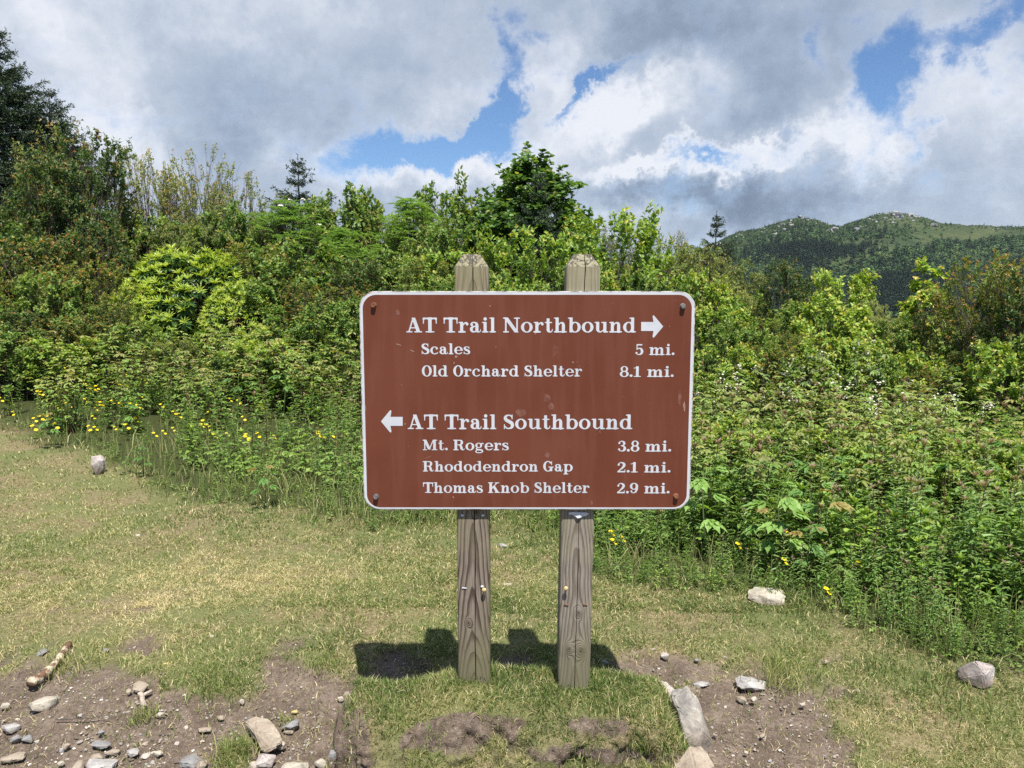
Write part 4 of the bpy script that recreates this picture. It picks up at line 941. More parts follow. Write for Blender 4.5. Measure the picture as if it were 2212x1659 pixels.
    for (ptop, pbot, mt, cr, gd) in (((1018.5, 600, 549), (1024, 1450, 1483), mats[0], .004, .0026), ((1259.5, 600, 549), (1240, 1450, 1497), mats[1], .006, .0016)):
        a = on_plane_y(ptop[0], ptop[1], Yp); b = on_plane_y(pbot[0], pbot[1], Yp); ztop = on_plane_y(ptop[0], ptop[2], Yp + .027)[2]; zb = on_plane_y(pbot[0], pbot[2], Yp)[2]
        bx = b[0]; lean = (a[0] - b[0]) / (a[2] - b[2]); H = ztop - zb; rng = np.random.default_rng(int(pbot[0]))
        zs = np.concatenate([np.linspace(-.25, H - .041, 44), [H]]); V, F = [], []; crk = cr
        px_ = (-half, -half + .003, 0, 0, 0, half - .003, half)
        walk = np.cumsum(rng.normal(0, .0007, len(zs))); walk -= np.linspace(0, walk[-1], len(zs))
        for i, z in enumerate(zs):
            top = i == len(zs) - 1; k = .50 if top else 1.0; h = half * k; q = cr + walk[i]
            gw = gd * (.5 + .5 * abs(math.sin(i * .37 + bx * 9))) * (1 if z < H - .01 else .5); gdp = .016
            jit = lambda: rng.normal(0, .00035)
            sec = [(-h, -h + .004 * k), (-h + .004 * k, -h), (q * k - gw, -h), (q * k, -h + gdp * k), (q * k + gw * .8, -h), (h - .004 * k, -h), (h, -h + .004 * k), (h, h), (-h, h)]
            V += [(x + jit(), y + jit(), z) for x, y in sec]
        m_ = 9
        for i in range(len(zs) - 1):
            for j in range(m_): F.append((i * m_ + j, i * m_ + (j + 1) % m_, (i + 1) * m_ + (j + 1) % m_, (i + 1) * m_ + j))
        e = (len(zs) - 1) * m_; F.append(tuple(e + j for j in range(m_)))
        me = bpy.data.meshes.new('post'); me.from_pydata(V, [], F); me.materials.append(mt); me.update()
        p = link('post', me, root); p.location = (bx - o[0], Yp + half - o[1], zb - o[2]); p.rotation_euler = (0, math.atan(lean), 0)
        posts.append((p, bx, zb, lean, Yp))
    posts[0][0]['label'] = 'dark-grained wooden post on the left'; posts[1][0]['label'] = 'greyer wooden post on the right, leaning slightly'
    # pegs and staples in the posts
    m_peg = plain_noise('yellowed_plastic', (.45, .33, .13), (.58, .46, .24), 80, .5)
    bpy.context.view_layer.update()
    def small(name, px, py, mk, post, mat):
        w = on_plane_y(px, py, Yp); inv = post.matrix_world.inverted(); l = inv @ Vector((w[0], w[1], w[2]))
        bm = bmesh.new(); mk(bm, l); me = bpy.data.meshes.new(name); bm.to_mesh(me); bm.free(); me.materials.append(mat)
        for f in me.polygons: f.use_smooth = len(me.polygons) > 40
        return link(name, me, post)
    def peg(bm, l): 
        bmesh.ops.create_cone(bm, cap_ends=True, segments=12, radius1=.0026, radius2=.0026, depth=.019, matrix=Matrix.Translation((l.x, l.y - .006, l.z)) @ Matrix.Rotation(math.radians(90), 4, 'X'))
        bmesh.ops.create_uvsphere(bm, u_segments=14, v_segments=8, radius=.0079, matrix=Matrix.Translation((l.x, l.y - .0145, l.z)) @ Matrix.Diagonal((1, .62, 1, 1)))
    def staple(bm, l): bmesh.ops.create_cube(bm, size=1, matrix=Matrix.Translation((l.x, l.y - .0012, l.z)) @ Matrix.Rotation(math.radians(5), 4, 'Y') @ Matrix.Diagonal((.016, .003, .0029, 1)))
    def scrap(bm, l):
        pts = [(-.006, .001), (-.002, .004), (.004, .003), (.006, 0), (.001, -.004), (-.004, -.003)]; f = bm.faces.new([bm.verts.new((l.x + a, l.y - .0012 - .0005 * i, l.z + b)) for i, (a, b) in enumerate(pts)])
    small('peg', 1046, 1271, peg, posts[0][0], m_peg); small('peg', 1222, 1268, peg, posts[1][0], m_peg)
    for px, py in ((1223, 1306), (1264, 1306)): small('staple', px, py, staple, posts[1][0], m_rust)
    small('staple', 1003, 1270, staple, posts[0][0], m_white); small('paper_shred', 1042, 1266, scrap, posts[0][0], m_white)
    for px in (999, 1043): small('paper_shred', px, 1113, scrap, posts[0][0], m_white)
    # the torn notice left under the panel
    w = on_plane_y(1245, 1112, Yp); bm = bmesh.new()
    P = [(1229, 1107), (1238, 1106), (1255, 1107), (1267, 1107), (1272, 1110), (1268, 1114), (1258, 1116), (1252, 1118), (1247, 1119), (1244, 1115), (1238, 1113), (1228, 1111)]
    rng = np.random.default_rng(2); vs = []
    for i, p in enumerate(P):
        q = on_plane_y(p[0], p[1], Yp - .004); vs.append(bm.verts.new((q[0] - w[0], -.003 - (.006 if i in (7, 8, 9) else .0), q[2] - w[2])))
    f = bm.faces.new(vs); bmesh.ops.triangulate(bm, faces=[f]); r = bmesh.ops.solidify(bm, geom=bm.faces[:], thickness=.0006); bmesh.ops.recalc_face_normals(bm, faces=bm.faces[:])
    me = bpy.data.meshes.new('paper_scrap'); bm.to_mesh(me); bm.free(); me.materials.append(m_white)
    tag(link('paper_scrap', me, None, tuple(w)), 'torn scrap of white paper stapled to the post just under the brown panel', 'paper')

# ------------------------------------------------------------------ vegetation
UP = np.array([0, 0, 1.0])
def rnd_dirs(rng, n): return unit(rng.normal(size=(n, 3)))
M_LEAF = {
 'blueberry': leaf_mat('leaf_blueberry', (.028, .052, .010), (.070, .108, .018), (.140, .175, .030), (.25, .110, .030), gain=1.75),
 'dark':      leaf_mat('leaf_dark', (.020, .040, .010), (.042, .075, .016), (.085, .120, .026), (.18, .085, .025)),
 'mid':       leaf_mat('leaf_mid', (.034, .070, .012), (.070, .125, .020), (.130, .190, .036), (.20, .19, .04), gain=1.75),
 'light':     leaf_mat('leaf_light', (.060, .110, .016), (.120, .190, .026), (.200, .270, .045), (.29, .25, .05), gain=1.75),
 'rhodo':     leaf_mat('leaf_rhododendron', (.022, .052, .012), (.150, .215, .020), (.245, .305, .062), (.33, .34, .08), rough=.36, gain=2.1),
 'ash':       leaf_mat('leaf_mountain_ash', (.040, .085, .014), (.085, .160, .024), (.140, .225, .038), (.25, .25, .06)),
 'maple':     leaf_mat('leaf_maple', (.024, .055, .011), (.050, .100, .018), (.090, .150, .030), (.16, .16, .04)),
 'willow':    leaf_mat('leaf_willow', (.050, .072, .020), (.095, .120, .032), (.165, .185, .060), (.23, .12, .045), gain=2.3),
 'birch':     leaf_mat('leaf_birch', (.085, .140, .016), (.170, .240, .028), (.260, .310, .050), (.34, .22, .05)),
 'herb':      leaf_mat('leaf_herb', (.034, .070, .014), (.072, .128, .026), (.130, .190, .045), (.150, .085, .070), gain=2.1),
 'bramble':   leaf_mat('leaf_bramble', (.050, .095, .018), (.105, .170, .032), (.175, .240, .055), (.22, .13, .06), gain=1.85),
 'buckeye':   leaf_mat('leaf_buckeye', (.034, .075, .015), (.070, .135, .026), (.130, .205, .045), (.21, .13, .045)),
 'fern':      leaf_mat('leaf_fern', (.070, .130, .020), (.130, .215, .035), (.190, .280, .055), (.25, .25, .08)),
 'spruce':    leaf_mat('needle_spruce', (.012, .024, .012), (.024, .044, .020), (.052, .082, .034), (.11, .13, .04), trans=.12, rough=.55, objvar=.15, gain=1.25),
}
def white_mat():
    m, T, out = new_mat('blossom_white'); principled(T, out, (.60, .57, .46), .7, .2); return m
M_BLOOM = white_mat()
def yellow_mat():
    m, T, out = new_mat('petal_yellow'); p = T.n('ShaderNodeBsdfPrincipled'); p.inputs['Base Color'].default_value = (.86, .66, .016, 1); p.inputs['Roughness'].default_value = .35
    tr = T.n('ShaderNodeBsdfTranslucent'); tr.inputs[0].default_value = (.9, .7, .03, 1); mx = T.n('ShaderNodeMixShader'); mx.inputs[0].default_value = .3
    T.nt.links.new(p.outputs[0], mx.inputs[1]); T.nt.links.new(tr.outputs[0], mx.inputs[2]); T.nt.links.new(mx.outputs[0], out.inputs[0]); return m
M_YEL = yellow_mat()

def bend(a, b, rng, sag=.12, k=6):
    """a gently wandering line from a to b"""
    t = np.linspace(0, 1, k)[:, None]; L = np.linalg.norm(b - a)
    w = rng.normal(size=3) * sag * L; return a + (b - a) * t + w * (t * (1 - t)) * 1.6 + np.array([0, 0, 1]) * sag * L * (t * (1 - t)) * .8

def crown_plant(seed, H, R, prof, n_ends, twigs, twig_len, per_twig, L, W, tpl, stems=7, r0=.018, clear=.05, up=.6, droop=.15, young=.25, youngtop=True, shell=.55, wood_sides=5, lump=.35, clus=.16, twig_r=.0022, bare_twigs=0, tint0=.5, base_spread=.12, single=False, facing=.75):
    """a bushy plant: branch ends spread through an uneven crown, twigs round each end, leaves along each twig.
    prof(u) gives the relative crown radius at relative height u."""
    rng = np.random.default_rng(seed); lv, wd = Geo(), Geo()
    bases = [np.array([math.cos(a) * R * base_spread * rng.random() ** .5, math.sin(a) * R * base_spread * rng.random() ** .5, 0]) for a in rng.uniform(0, 6.283, stems)]
    lobes = rng.uniform(1 - lump, 1 + lump, 9); hl = rng.uniform(.0, 6.28)
    ends = []
    while len(ends) < n_ends:
        u = clear + (1 - clear) * rng.random(); a = rng.uniform(0, 6.283); q = prof(u)
        if rng.random() > q / 1.0 + .12: continue
        lob = np.interp((a + hl + 2.3 * u) % 6.283 / 6.283 * 9, np.arange(10), np.append(lobes, lobes[0]))
        rr = R * q * lob * (shell + (1 - shell) * rng.random() ** .5) * (.35 + .65 * rng.random() ** .4)
        ends.append((a, u, rr))
    trunk_top = np.array([rng.normal(0, .03) * R, rng.normal(0, .03) * R, H * .96])
    if single:
        tr = bend(np.zeros(3), trunk_top, rng, .03, 9); wd.tube(tr, np.linspace(r0, r0 * .12, 9), 7)
    for (a, u, rr) in ends:
        e = np.array([rr * math.cos(a), rr * math.sin(a), H * u * (1 - .05 * rng.random())])
        if single:
            s = np.clip(u - .10 - .25 * rr / max(R, .01), .05, .95); b = tr[0] * 0 + np.array([np.interp(s, np.linspace(0, 1, 9), tr[:, i]) for i in range(3)])
            br = r0 * (1 - s) * .35 + .003
        else:
            b = bases[rng.integers(stems)]; br = r0 * (rng.uniform(.5, 1) if rng.random() < .2 else rng.uniform(.15, .35))
        path = bend(b, e, rng, .10 if single else .13, 6)
        wd.tube(path, np.linspace(br, twig_r * 1.3, 6), wood_sides, cap=False)
        axis = unit(path[-1] - path[-2]); out = unit(np.array([math.cos(a), math.sin(a), .25]))
        for k in range(twigs + bare_twigs):
            if k % 3 == 0: q = rng.random(); st = path[4] * (1 - q) + path[5] * q
            else:
                st = e + rng.normal(0, clus * R * .35, 3); wd.tube(np.stack([path[4], (path[4] + st) / 2 + rng.normal(0, .01, 3), st]), (twig_r * 1.4, twig_r * 1.2, twig_r), 3, cap=False)
            d = unit(axis * .5 + out * rng.uniform(.1, .8) + UP * up * rng.uniform(.3, 1.2) + rng.normal(0, .42, 3))
            ln = twig_len * rng.uniform(.55, 1.3); m = 4; t = np.linspace(0, 1, m)[:, None]
            tw = st + d * ln * t + np.array([0, 0, -1]) * droop * ln * t * t
            wd.tube(tw, np.linspace(twig_r, twig_r * .4, m), 3, cap=False)
            if k >= twigs: continue
            n = max(3, int(per_twig * rng.uniform(.7, 1.3))); s = rng.uniform(.08, 1.02, n)
            P = np.stack([np.interp(s, t[:, 0], tw[:, i]) for i in range(3)], 1)
            az = np.arange(n) * 2.4 + rng.uniform(0, 6); ref = unit(np.cross(d, UP + .01)); ref2 = np.cross(d, ref)
            side = np.cos(az)[:, None] * ref + np.sin(az)[:, None] * ref2
            D = unit(d * .55 + side * .85 + rng.normal(0, .25, (n, 3)) + UP * .10 - UP * droop)
            N = unit(UP * facing + out * .35 + rng.normal(0, .45, (n, 3)))
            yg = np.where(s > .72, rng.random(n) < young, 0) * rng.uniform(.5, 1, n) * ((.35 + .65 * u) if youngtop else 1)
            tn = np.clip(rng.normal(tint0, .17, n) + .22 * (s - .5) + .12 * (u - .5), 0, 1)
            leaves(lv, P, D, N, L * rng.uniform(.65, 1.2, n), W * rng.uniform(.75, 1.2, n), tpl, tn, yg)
    return lv, wd

P_DOME = lambda u: math.sqrt(max(0.0, 1 - ((u - .42) / .60) ** 2))
P_FAN = lambda u: .25 + .75 * min(1, u / .7) * math.sqrt(max(0, 1 - max(0, (u - .62) / .42) ** 2))
P_CONE = lambda u: max(.05, min(1.0, (u + .15) / .38)) * max(0.0, 1 - u) ** .60 * 1.12
P_PYR = lambda u: max(.06, min(1.0, (u + .2) / .36)) * (max(0.0, 1 - u) ** .92 * 1.25 + .05)
P_TALL = lambda u: max(.12, math.sqrt(max(0.0, 1 - ((u - .5) / .54) ** 2)))

def spruce_plant(seed, H, R, whorls, per, twig_sp=.085, needle=.075, nw=.020, ndens=62, bare=.04, upturn=.18, power=.85, ragged=.25):
    rng = np.random.default_rng(seed); lv, wd = Geo(), Geo()
    wd.tube(np.stack([rng.normal(0, .012, 10) * H * .02, rng.normal(0, .012, 10) * H * .02, np.linspace(0, H, 10)], 1), np.linspace(H * .016, H * .0012, 10), 7)
    P, D, N, T, Y = [], [], [], [], []
    def line(a, b, t0=.5, y0=.15):
        L = np.linalg.norm(b - a); n = max(4, int(L * ndens)); s = rng.random(n); d = unit(b - a)
        p = a + (b - a) * s[:, None]; rd = rnd_dirs(rng, n); rd = unit(rd - (rd @ d)[:, None] * d)
        P.append(p); D.append(unit(d * .75 + rd * .8 + UP * .15)); N.append(unit(rd * .6 + UP * .6 + rng.normal(0, .3, (n, 3)))); T.append(np.clip(rng.normal(t0, .16, n) + .25 * (s - .5), 0, 1)); Y.append((s > .82) * y0 * rng.random(n))
    for w in range(whorls):
        u = bare + (1 - bare) * (w + rng.uniform(-.3, .3)) / whorls; u = min(max(u, bare), .985); z = u * H
        ln0 = R * (1 - u) ** power + .04 * R
        for k in range(per if u < .9 else max(3, per - 2)):
            a = 6.283 * (k + rng.random() * .8) / per + w * 1.1; ln = ln0 * rng.uniform(1 - ragged * 1.4, 1 + ragged); el = -.32 + .85 * u + rng.normal(0, .08)
            b0 = np.array([0, 0, z]); t = np.linspace(0, 1, 7)[:, None]
            hd = np.array([math.cos(a), math.sin(a), 0]); path = b0 + hd * ln * t * math.cos(el) + UP * (ln * math.sin(el) * t + upturn * ln * t ** 2.4) + rng.normal(0, .012, (7, 3)) * ln
            wd.tube(path, np.linspace(.004 + .012 * ln * .6, .002, 7), 4, cap=False)
            sd = np.cross(hd, UP); nt = max(3, int(ln / twig_sp))
            for q in range(nt):
                s = .12 + .88 * (q + rng.random() * .6) / nt; p = np.array([np.interp(s, t[:, 0], path[:, i]) for i in range(3)])
                tl = ln * (.42 * (1 - s) + .10) * rng.uniform(.7, 1.3) + .03
                for sg in (-1, 1):
                    d = unit(hd * rng.uniform(.5, .9) + sd * sg * rng.uniform(.6, 1) + UP * rng.uniform(-.25, .22)); e = p + d * tl
                    line(p, e, .5 + .18 * (s - .4), .5)
                    if tl > .22:
                        for sg2 in (-1, 1): line(p + d * tl * .5, p + d * tl * .5 + unit(d * .8 + np.cross(d, UP) * sg2) * tl * .38, .52, .5)
            line(path[1], path[-1], .55, .6)
    line(np.array([0, 0, H * .93]), np.array([0, 0, H * 1.0]), .6, .5)
    P, D, N, T, Y = (np.concatenate(q) for q in (P, D, N, T, Y)); n = len(P)
    leaves(lv, P, D, N, needle * rng.uniform(.6, 1.2, n), nw * rng.uniform(.8, 1.3, n), L_KITE, T, Y)
    return lv, wd

def rhodo_plant(seed, H, R, n_ros):
    rng = np.random.default_rng(seed); lv, wd = Geo(), Geo()
    for k in range(n_ros):
        u = rng.random() ** .6; a = rng.uniform(0, 6.283); q = math.sqrt(max(0, 1 - (u * .97) ** 2.2)) * (.95 + .10 * math.sin(a * 3 + seed) * (1 - u)); rr = R * q * (1.0 if rng.random() < .78 else rng.uniform(.5, .95))
        e = np.array([rr * math.cos(a), rr * math.sin(a), H * (.06 + .94 * u) * rng.uniform(.90, 1.04)]); out = unit(np.array([math.cos(a) * (1 - u) * 1.1, math.sin(a) * (1 - u) * 1.1, .35 + u]))
        ax = unit(out + rng.normal(0, .18, 3)); b = np.array([rng.normal(0, .12 * R), rng.normal(0, .12 * R), 0])
        wd.tube(bend(b, e - ax * .03, rng, .12, 6), np.linspace(.014, .004, 6), 4, cap=False)
        ref = unit(np.cross(ax, UP + .02)); ref2 = np.cross(ax, ref)
        yg = rng.random() < .62 + .36 * u
        m = rng.integers(8, 12); az = np.arange(m) * 6.283 / m + rng.uniform(0, 6); side = np.cos(az)[:, None] * ref + np.sin(az)[:, None] * ref2
        op = .55 if yg else 1.05
        D = unit(ax * rng.uniform(.45, .95, m)[:, None] + side * op + rng.normal(0, .08, (m, 3))); N = unit(ax * 1.0 - side * .35 + rng.normal(0, .12, (m, 3)))
        leaves(lv, np.repeat(e[None], m, 0), D, N, rng.uniform(.095, .15, m) * (1.0 if yg else 1.1), rng.uniform(.021, .030, m) * (1 if yg else 1.35), L_LANCE, np.clip(rng.normal(.78 if yg else .34, .11, m), 0, 1), rng.random(m) * .35 * yg)
        m = rng.integers(7, 11); az = np.arange(m) * 6.283 / m + rng.uniform(0, 6); side = np.cos(az)[:, None] * ref + np.sin(az)[:, None] * ref2
        D = unit(ax * rng.uniform(-.35, .10, m)[:, None] + side + rng.normal(0, .1, (m, 3)))
        leaves(lv, np.repeat((e - ax * .035)[None], m, 0), D, np.repeat(ax[None], m, 0) + rng.normal(0, .15, (m, 3)), rng.uniform(.11, .155, m), rng.uniform(.034, .044, m), L_LANCE, np.clip(rng.normal(.24, .10, m), 0, 1))
    return lv, wd

def ash_plant(seed, H, R, n_ends, flowers=0, single=False):
    """feathery compound leaves in layered domes"""
    rng = np.random.default_rng(seed); lv, wd, fl = Geo(), Geo(), []
    for k in range(n_ends):
        u = rng.random() ** .95; a = rng.uniform(0, 6.283); q = math.sqrt(max(0, 1 - u ** 2.2)) * (.85 + .2 * math.sin(3 * a + seed)); rr = R * q * (.25 + .75 * rng.random() ** .6)
        e = np.array([rr * math.cos(a), rr * math.sin(a), H * (.18 + .82 * u) * rng.uniform(.93, 1.03)]); b = np.array([rng.normal(0, .07 * R), rng.normal(0, .07 * R), 0])
        wd.tube(bend(b, e, rng, .10, 6), np.linspace(.014, .004, 6), 4, cap=False)
        m = rng.integers(5, 8); az0 = rng.uniform(0, 6)
        for j in range(m):
            az = az0 + j * 6.283 / m + rng.normal(0, .2); d = unit(np.array([math.cos(az), math.sin(az), rng.uniform(-.05, .5)])); ln = rng.uniform(.17, .27); t = np.linspace(.12, 1, 8)
            ax = e + d * ln * t[:, None] - UP * (.28 * ln * t ** 2)[:, None]; wd.tube(ax[[0, 3, 7]], (.0016, .0014, .0008), 3, cap=False)
            sd = unit(np.cross(d, UP)); P = np.repeat(ax, 2, 0); sg = np.tile([-1.0, 1.0], 8)
            D = unit(d * .55 + sd * sg[:, None] - UP * .18 + rng.normal(0, .10, (16, 3))); LL = np.repeat(.058 * np.sin(np.pi * (.18 + .74 * (t - .12) / .88)) ** .6, 2)
            leaves(lv, P, D, np.repeat(UP[None], 16, 0) + rng.normal(0, .22, (16, 3)), LL, .016, L_KITE, np.clip(rng.normal(.5 + .18 * (u - .5), .12) + rng.normal(0, .07, 16), 0, 1), (rng.random(16) < .04) * .5)
        if len(fl) < flowers and u > .6:
            fh = Geo(); fl.append(fh); c = e + UP * .07; az = np.arange(14) * 6.283 / 14; rr_ = rng.uniform(.75, 1.15, 14)
            ring = lambda r, h: c + np.stack([np.cos(az) * r * rr_, np.sin(az) * r * rr_, h + rng.normal(0, .006, 14)], 1)
            V_ = np.vstack([[c + UP * .012], ring(.028, .010), ring(.055, -.004)]); i_ = np.arange(14); j_ = (i_ + 1) % 14
            fh.add(V_, np.concatenate([np.stack([0 * i_, 1 + i_, 1 + j_], 1), np.stack([1 + i_, 15 + i_, 15 + j_], 1), np.stack([1 + i_, 15 + j_, 1 + j_], 1)]))
    return lv, wd, fl

def stem_plant(seed, H, nl, L, W, whorl=1, red=.0, droop=.35, top_tuft=True, lean=.06):
    """an upright herb: one stem with leaves round it, a tuft of young leaves on top"""
    rng = np.random.default_rng(seed); lv, wd = Geo(), Geo()
    t = np.linspace(0, 1, 7)[:, None]; d = np.array([rng.normal(0, lean), rng.normal(0, lean), 1.0]); ax = d * H * t + np.stack([np.sin(t[:, 0] * 3 + seed) * .012, np.cos(t[:, 0] * 2.6) * .012, 0 * t[:, 0]], 1) * H
    ax[0, 2] = -.03; wd.tube(ax, np.linspace(.0036, .0014, 7), 4, cap=False)
    s = np.linspace(.12, .97, nl) + rng.normal(0, .01, nl); az = np.arange(nl) * 2.4 + rng.uniform(0, 6)
    P = np.stack([np.interp(s, t[:, 0], ax[:, i]) for i in range(3)], 1); side = np.stack([np.cos(az), np.sin(az), 0 * az], 1)
    el = .15 + .9 * np.clip(s - .45, 0, 1) ** 1.2 + rng.normal(0, .15, nl) - droop * .3 * (s < .5)
    size = (.55 + .6 * np.sin(np.pi * np.clip(s, 0, 1) ** .8)) * np.where(s < .3, .8, 1)
    D = unit(side + UP * el[:, None]); N = unit(UP - side * el[:, None] * .8 + rng.normal(0, .15, (nl, 3)))
    leaves(lv, P, D, N, L * size * rng.uniform(.85, 1.15, nl), W * size, L_LANCE, np.clip(rng.normal(.42, .15, nl) + .25 * (s - .5), 0, 1), np.clip((s - .80) * 3.5, 0, 1) * red * rng.uniform(.5, 1, nl))
    if top_tuft:
        m = 9; az = np.arange(m) * 2.4; side = np.stack([np.cos(az), np.sin(az), 0 * az], 1); D = unit(side * rng.uniform(.25, .75, m)[:, None] + UP); N = unit(UP * .3 - side)
        leaves(lv, np.repeat(ax[-1:], m, 0), D, N, L * rng.uniform(.45, .8, m), W * .75, L_LANCE, np.clip(rng.normal(.62, .12, m), 0, 1), red * rng.uniform(.4, 1, m))
    return lv, wd

def palmate(lv, wd, base, d, rng, n, L, W, tint, young=0.0, tpl=None, pet=.06):
    d = unit(d); e = base + d * pet; wd.tube(np.stack([base, (base + e) / 2 + UP * .004, e]), (.0016, .0014, .0012), 3, cap=False)
    sd = unit(np.cross(d, UP + .01)); hd = unit(d * [1, 1, .25]); up = np.cross(sd, hd); up = up if up[2] > 0 else -up
    ang = np.linspace(-1.15, 1.15, n) + rng.normal(0, .06, n); D = np.cos(ang)[:, None] * hd + np.sin(ang)[:, None] * sd - UP * rng.uniform(.15, .5)
    leaves(lv, np.repeat(e[None], n, 0), D, np.repeat(up[None], n, 0) + rng.normal(0, .12, (n, 3)), L * (1 - .32 * (np.abs(ang) / 1.15) ** 1.5) * rng.uniform(.92, 1.08, n), W * (1 - .28 * (np.abs(ang) / 1.15)), tpl or L_BROAD, np.clip(tint + rng.normal(0, .07, n), 0, 1), young)

def bramble_plant(seed, H, canes, flowers=False, reddish=.25):
    rng = np.random.default_rng(seed); lv, wd, fl = Geo(), Geo(), Geo()
    for c in range(canes):
        a = rng.uniform(0, 6.283); h = H * rng.uniform(.6, 1.05); rch = h * rng.uniform(.15, .5); t = np.linspace(0, 1, 9)
        ax = np.stack([math.cos(a) * rch * t ** 1.6 + rng.normal(0, .05), math.sin(a) * rch * t ** 1.6 + rng.normal(0, .05), h * (t * 1.22 - .22 * t ** 3)], 1); ax[0, 2] = -.03
        wd.tube(ax, np.linspace(.0046, .0018, 9), 4, cap=False); nl = int(h * 15)
        for s in np.linspace(.16, 1.0, nl):
            p = np.array([np.interp(s, t, ax[:, i]) for i in range(3)]); az = rng.uniform(0, 6.283); d = np.array([math.cos(az), math.sin(az), rng.uniform(-.05, .6)])
            yg = rng.random() * reddish if s > .7 else 0
            palmate(lv, wd, p, d, rng, 3 if rng.random() < .55 else 5, .084 * rng.uniform(.75, 1.2), .031, rng.normal(.48, .14) + .15 * (s - .5), yg, L_OVAL, .045)
        if flowers and c < max(2, canes * .7):
            for j in range(rng.integers(3, 6)):
                s = rng.uniform(.70, 1.0); p = np.array([np.interp(s, t, ax[:, i]) for i in range(3)]) + rng.normal(0, .035, 3) + UP * rng.uniform(.0, .06)
                m = rng.integers(3, 8); Q = p + rng.normal(0, .017, (m, 3))
                for q in Q:
                    k = 5; az = np.arange(k) * 6.283 / k + rng.uniform(0, 6); nrm = unit(np.array([0, -.4, .9]) + rng.normal(0, .5, 3)); r1 = unit(np.cross(nrm, UP + .03)); r2 = np.cross(nrm, r1)
                    leaves(fl, np.repeat(q[None], k, 0), np.cos(az)[:, None] * r1 + np.sin(az)[:, None] * r2 + nrm * .2, np.repeat(nrm[None], k, 0), .0125, .0095, L_KITE, .5)
    return lv, wd, fl

def broad_plant(seed, H, nl, L, W, young=.0):
    rng = np.random.default_rng(seed); lv, wd = Geo(), Geo(); t = np.linspace(0, 1, 6)
    ax = np.stack([.04 * np.sin(t * 2 + seed) * H, .04 * np.cos(t * 2.5 + seed) * H - .04 * H, H * t], 1); ax[0, 2] = -.03; wd.tube(ax, np.linspace(.006, .003, 6), 5)
    for j in range(nl):
        s = .45 + .55 * j / max(nl - 1, 1); p = np.array([np.interp(s, t, ax[:, i]) for i in range(3)]); az = j * 2.4 + seed + rng.normal(0, .25)
        palmate(lv, wd, p, np.array([math.cos(az), math.sin(az), .25 + .5 * (s - .5)]), rng, 5, L * rng.uniform(.7, 1.1) * (1 - .35 * (s > .95)), W, rng.normal(.5, .10), young * (s > .85), L_BROAD, .07 + .05 * rng.random())
    return lv, wd

def fern_plant(seed, nf, L):
    rng = np.random.default_rng(seed); lv, wd = Geo(), Geo()
    for f in range(nf):
        a = 6.283 * f / nf + rng.normal(0, .25); ln = L * rng.uniform(.7, 1.1); n = 17; t = np.linspace(.0, 1, n); hd = np.array([math.cos(a), math.sin(a), 0]); el = rng.uniform(.75, 1.2)
        ax = hd * (ln * math.cos(el) * t + .22 * ln * t ** 2)[:, None] + UP * (ln * math.sin(el) * t - .20 * ln * t ** 2.5)[:, None]; wd.tube(ax[::4], np.linspace(.003, .001, len(ax[::4])), 3, cap=False)
        sd = np.cross(hd, UP); tg = unit(np.gradient(ax, axis=0))
        for i in range(2, n):
            pl = ln * .30 * math.sin(math.pi * (.12 + .86 * t[i]) ** .8) + .01
            for sg in (-1, 1):
                d = unit(tg[i] * .35 + sd * sg + UP * -.10); k = 7; q = np.linspace(.1, 1, k); P = np.repeat(ax[i] + d * pl * q[:, None], 2, 0); s2 = np.tile([-1.0, 1.0], k)
                D = unit(d * .6 + unit(np.cross(d, UP)) * s2[:, None]); leaves(lv, P, D, np.repeat(UP[None], 2 * k, 0) + rng.normal(0, .15, (2 * k, 3)), np.repeat(pl * .27 * (1.1 - q), 2) + .004, .010, L_KITE, np.clip(rng.normal(.5, .12, 2 * k), 0, 1))
    return lv, wd

def buttercup_meshes():
    G2, w, lf = [], Geo(), Geo(); rng = np.random.default_rng(4)
    for (c, nr) in ((np.array([0, 0, 1.0]), np.array([.1, -.35, 1])), (np.array([.10, .04, .86]), np.array([.4, -.3, .8]))):
        g = Geo(); G2.append(g); nr = unit(nr); r1 = unit(np.cross(nr, np.array([0, 1.0, .1]))); r2 = np.cross(nr, r1); az = np.arange(5) * 6.283 / 5
        leaves(g, np.repeat(c[None], 5, 0), np.cos(az)[:, None] * r1 + np.sin(az)[:, None] * r2 + nr * .30, np.repeat(nr[None], 5, 0), .075, .080, L_OVAL, .5)
        w.tube(np.array([[0, 0, -.05], c * [.2, .2, .5] + [.01, 0, 0], c]), (.005, .004, .003), 4, cap=False)
    for k in range(9):
        a = k * 2.4; leaves(lf, [[0, 0, .05 + .07 * k]], [[math.cos(a), math.sin(a), .7]], [[0, 0, 1]], .13, .03, L_LANCE, .5)
    return G2, w, lf

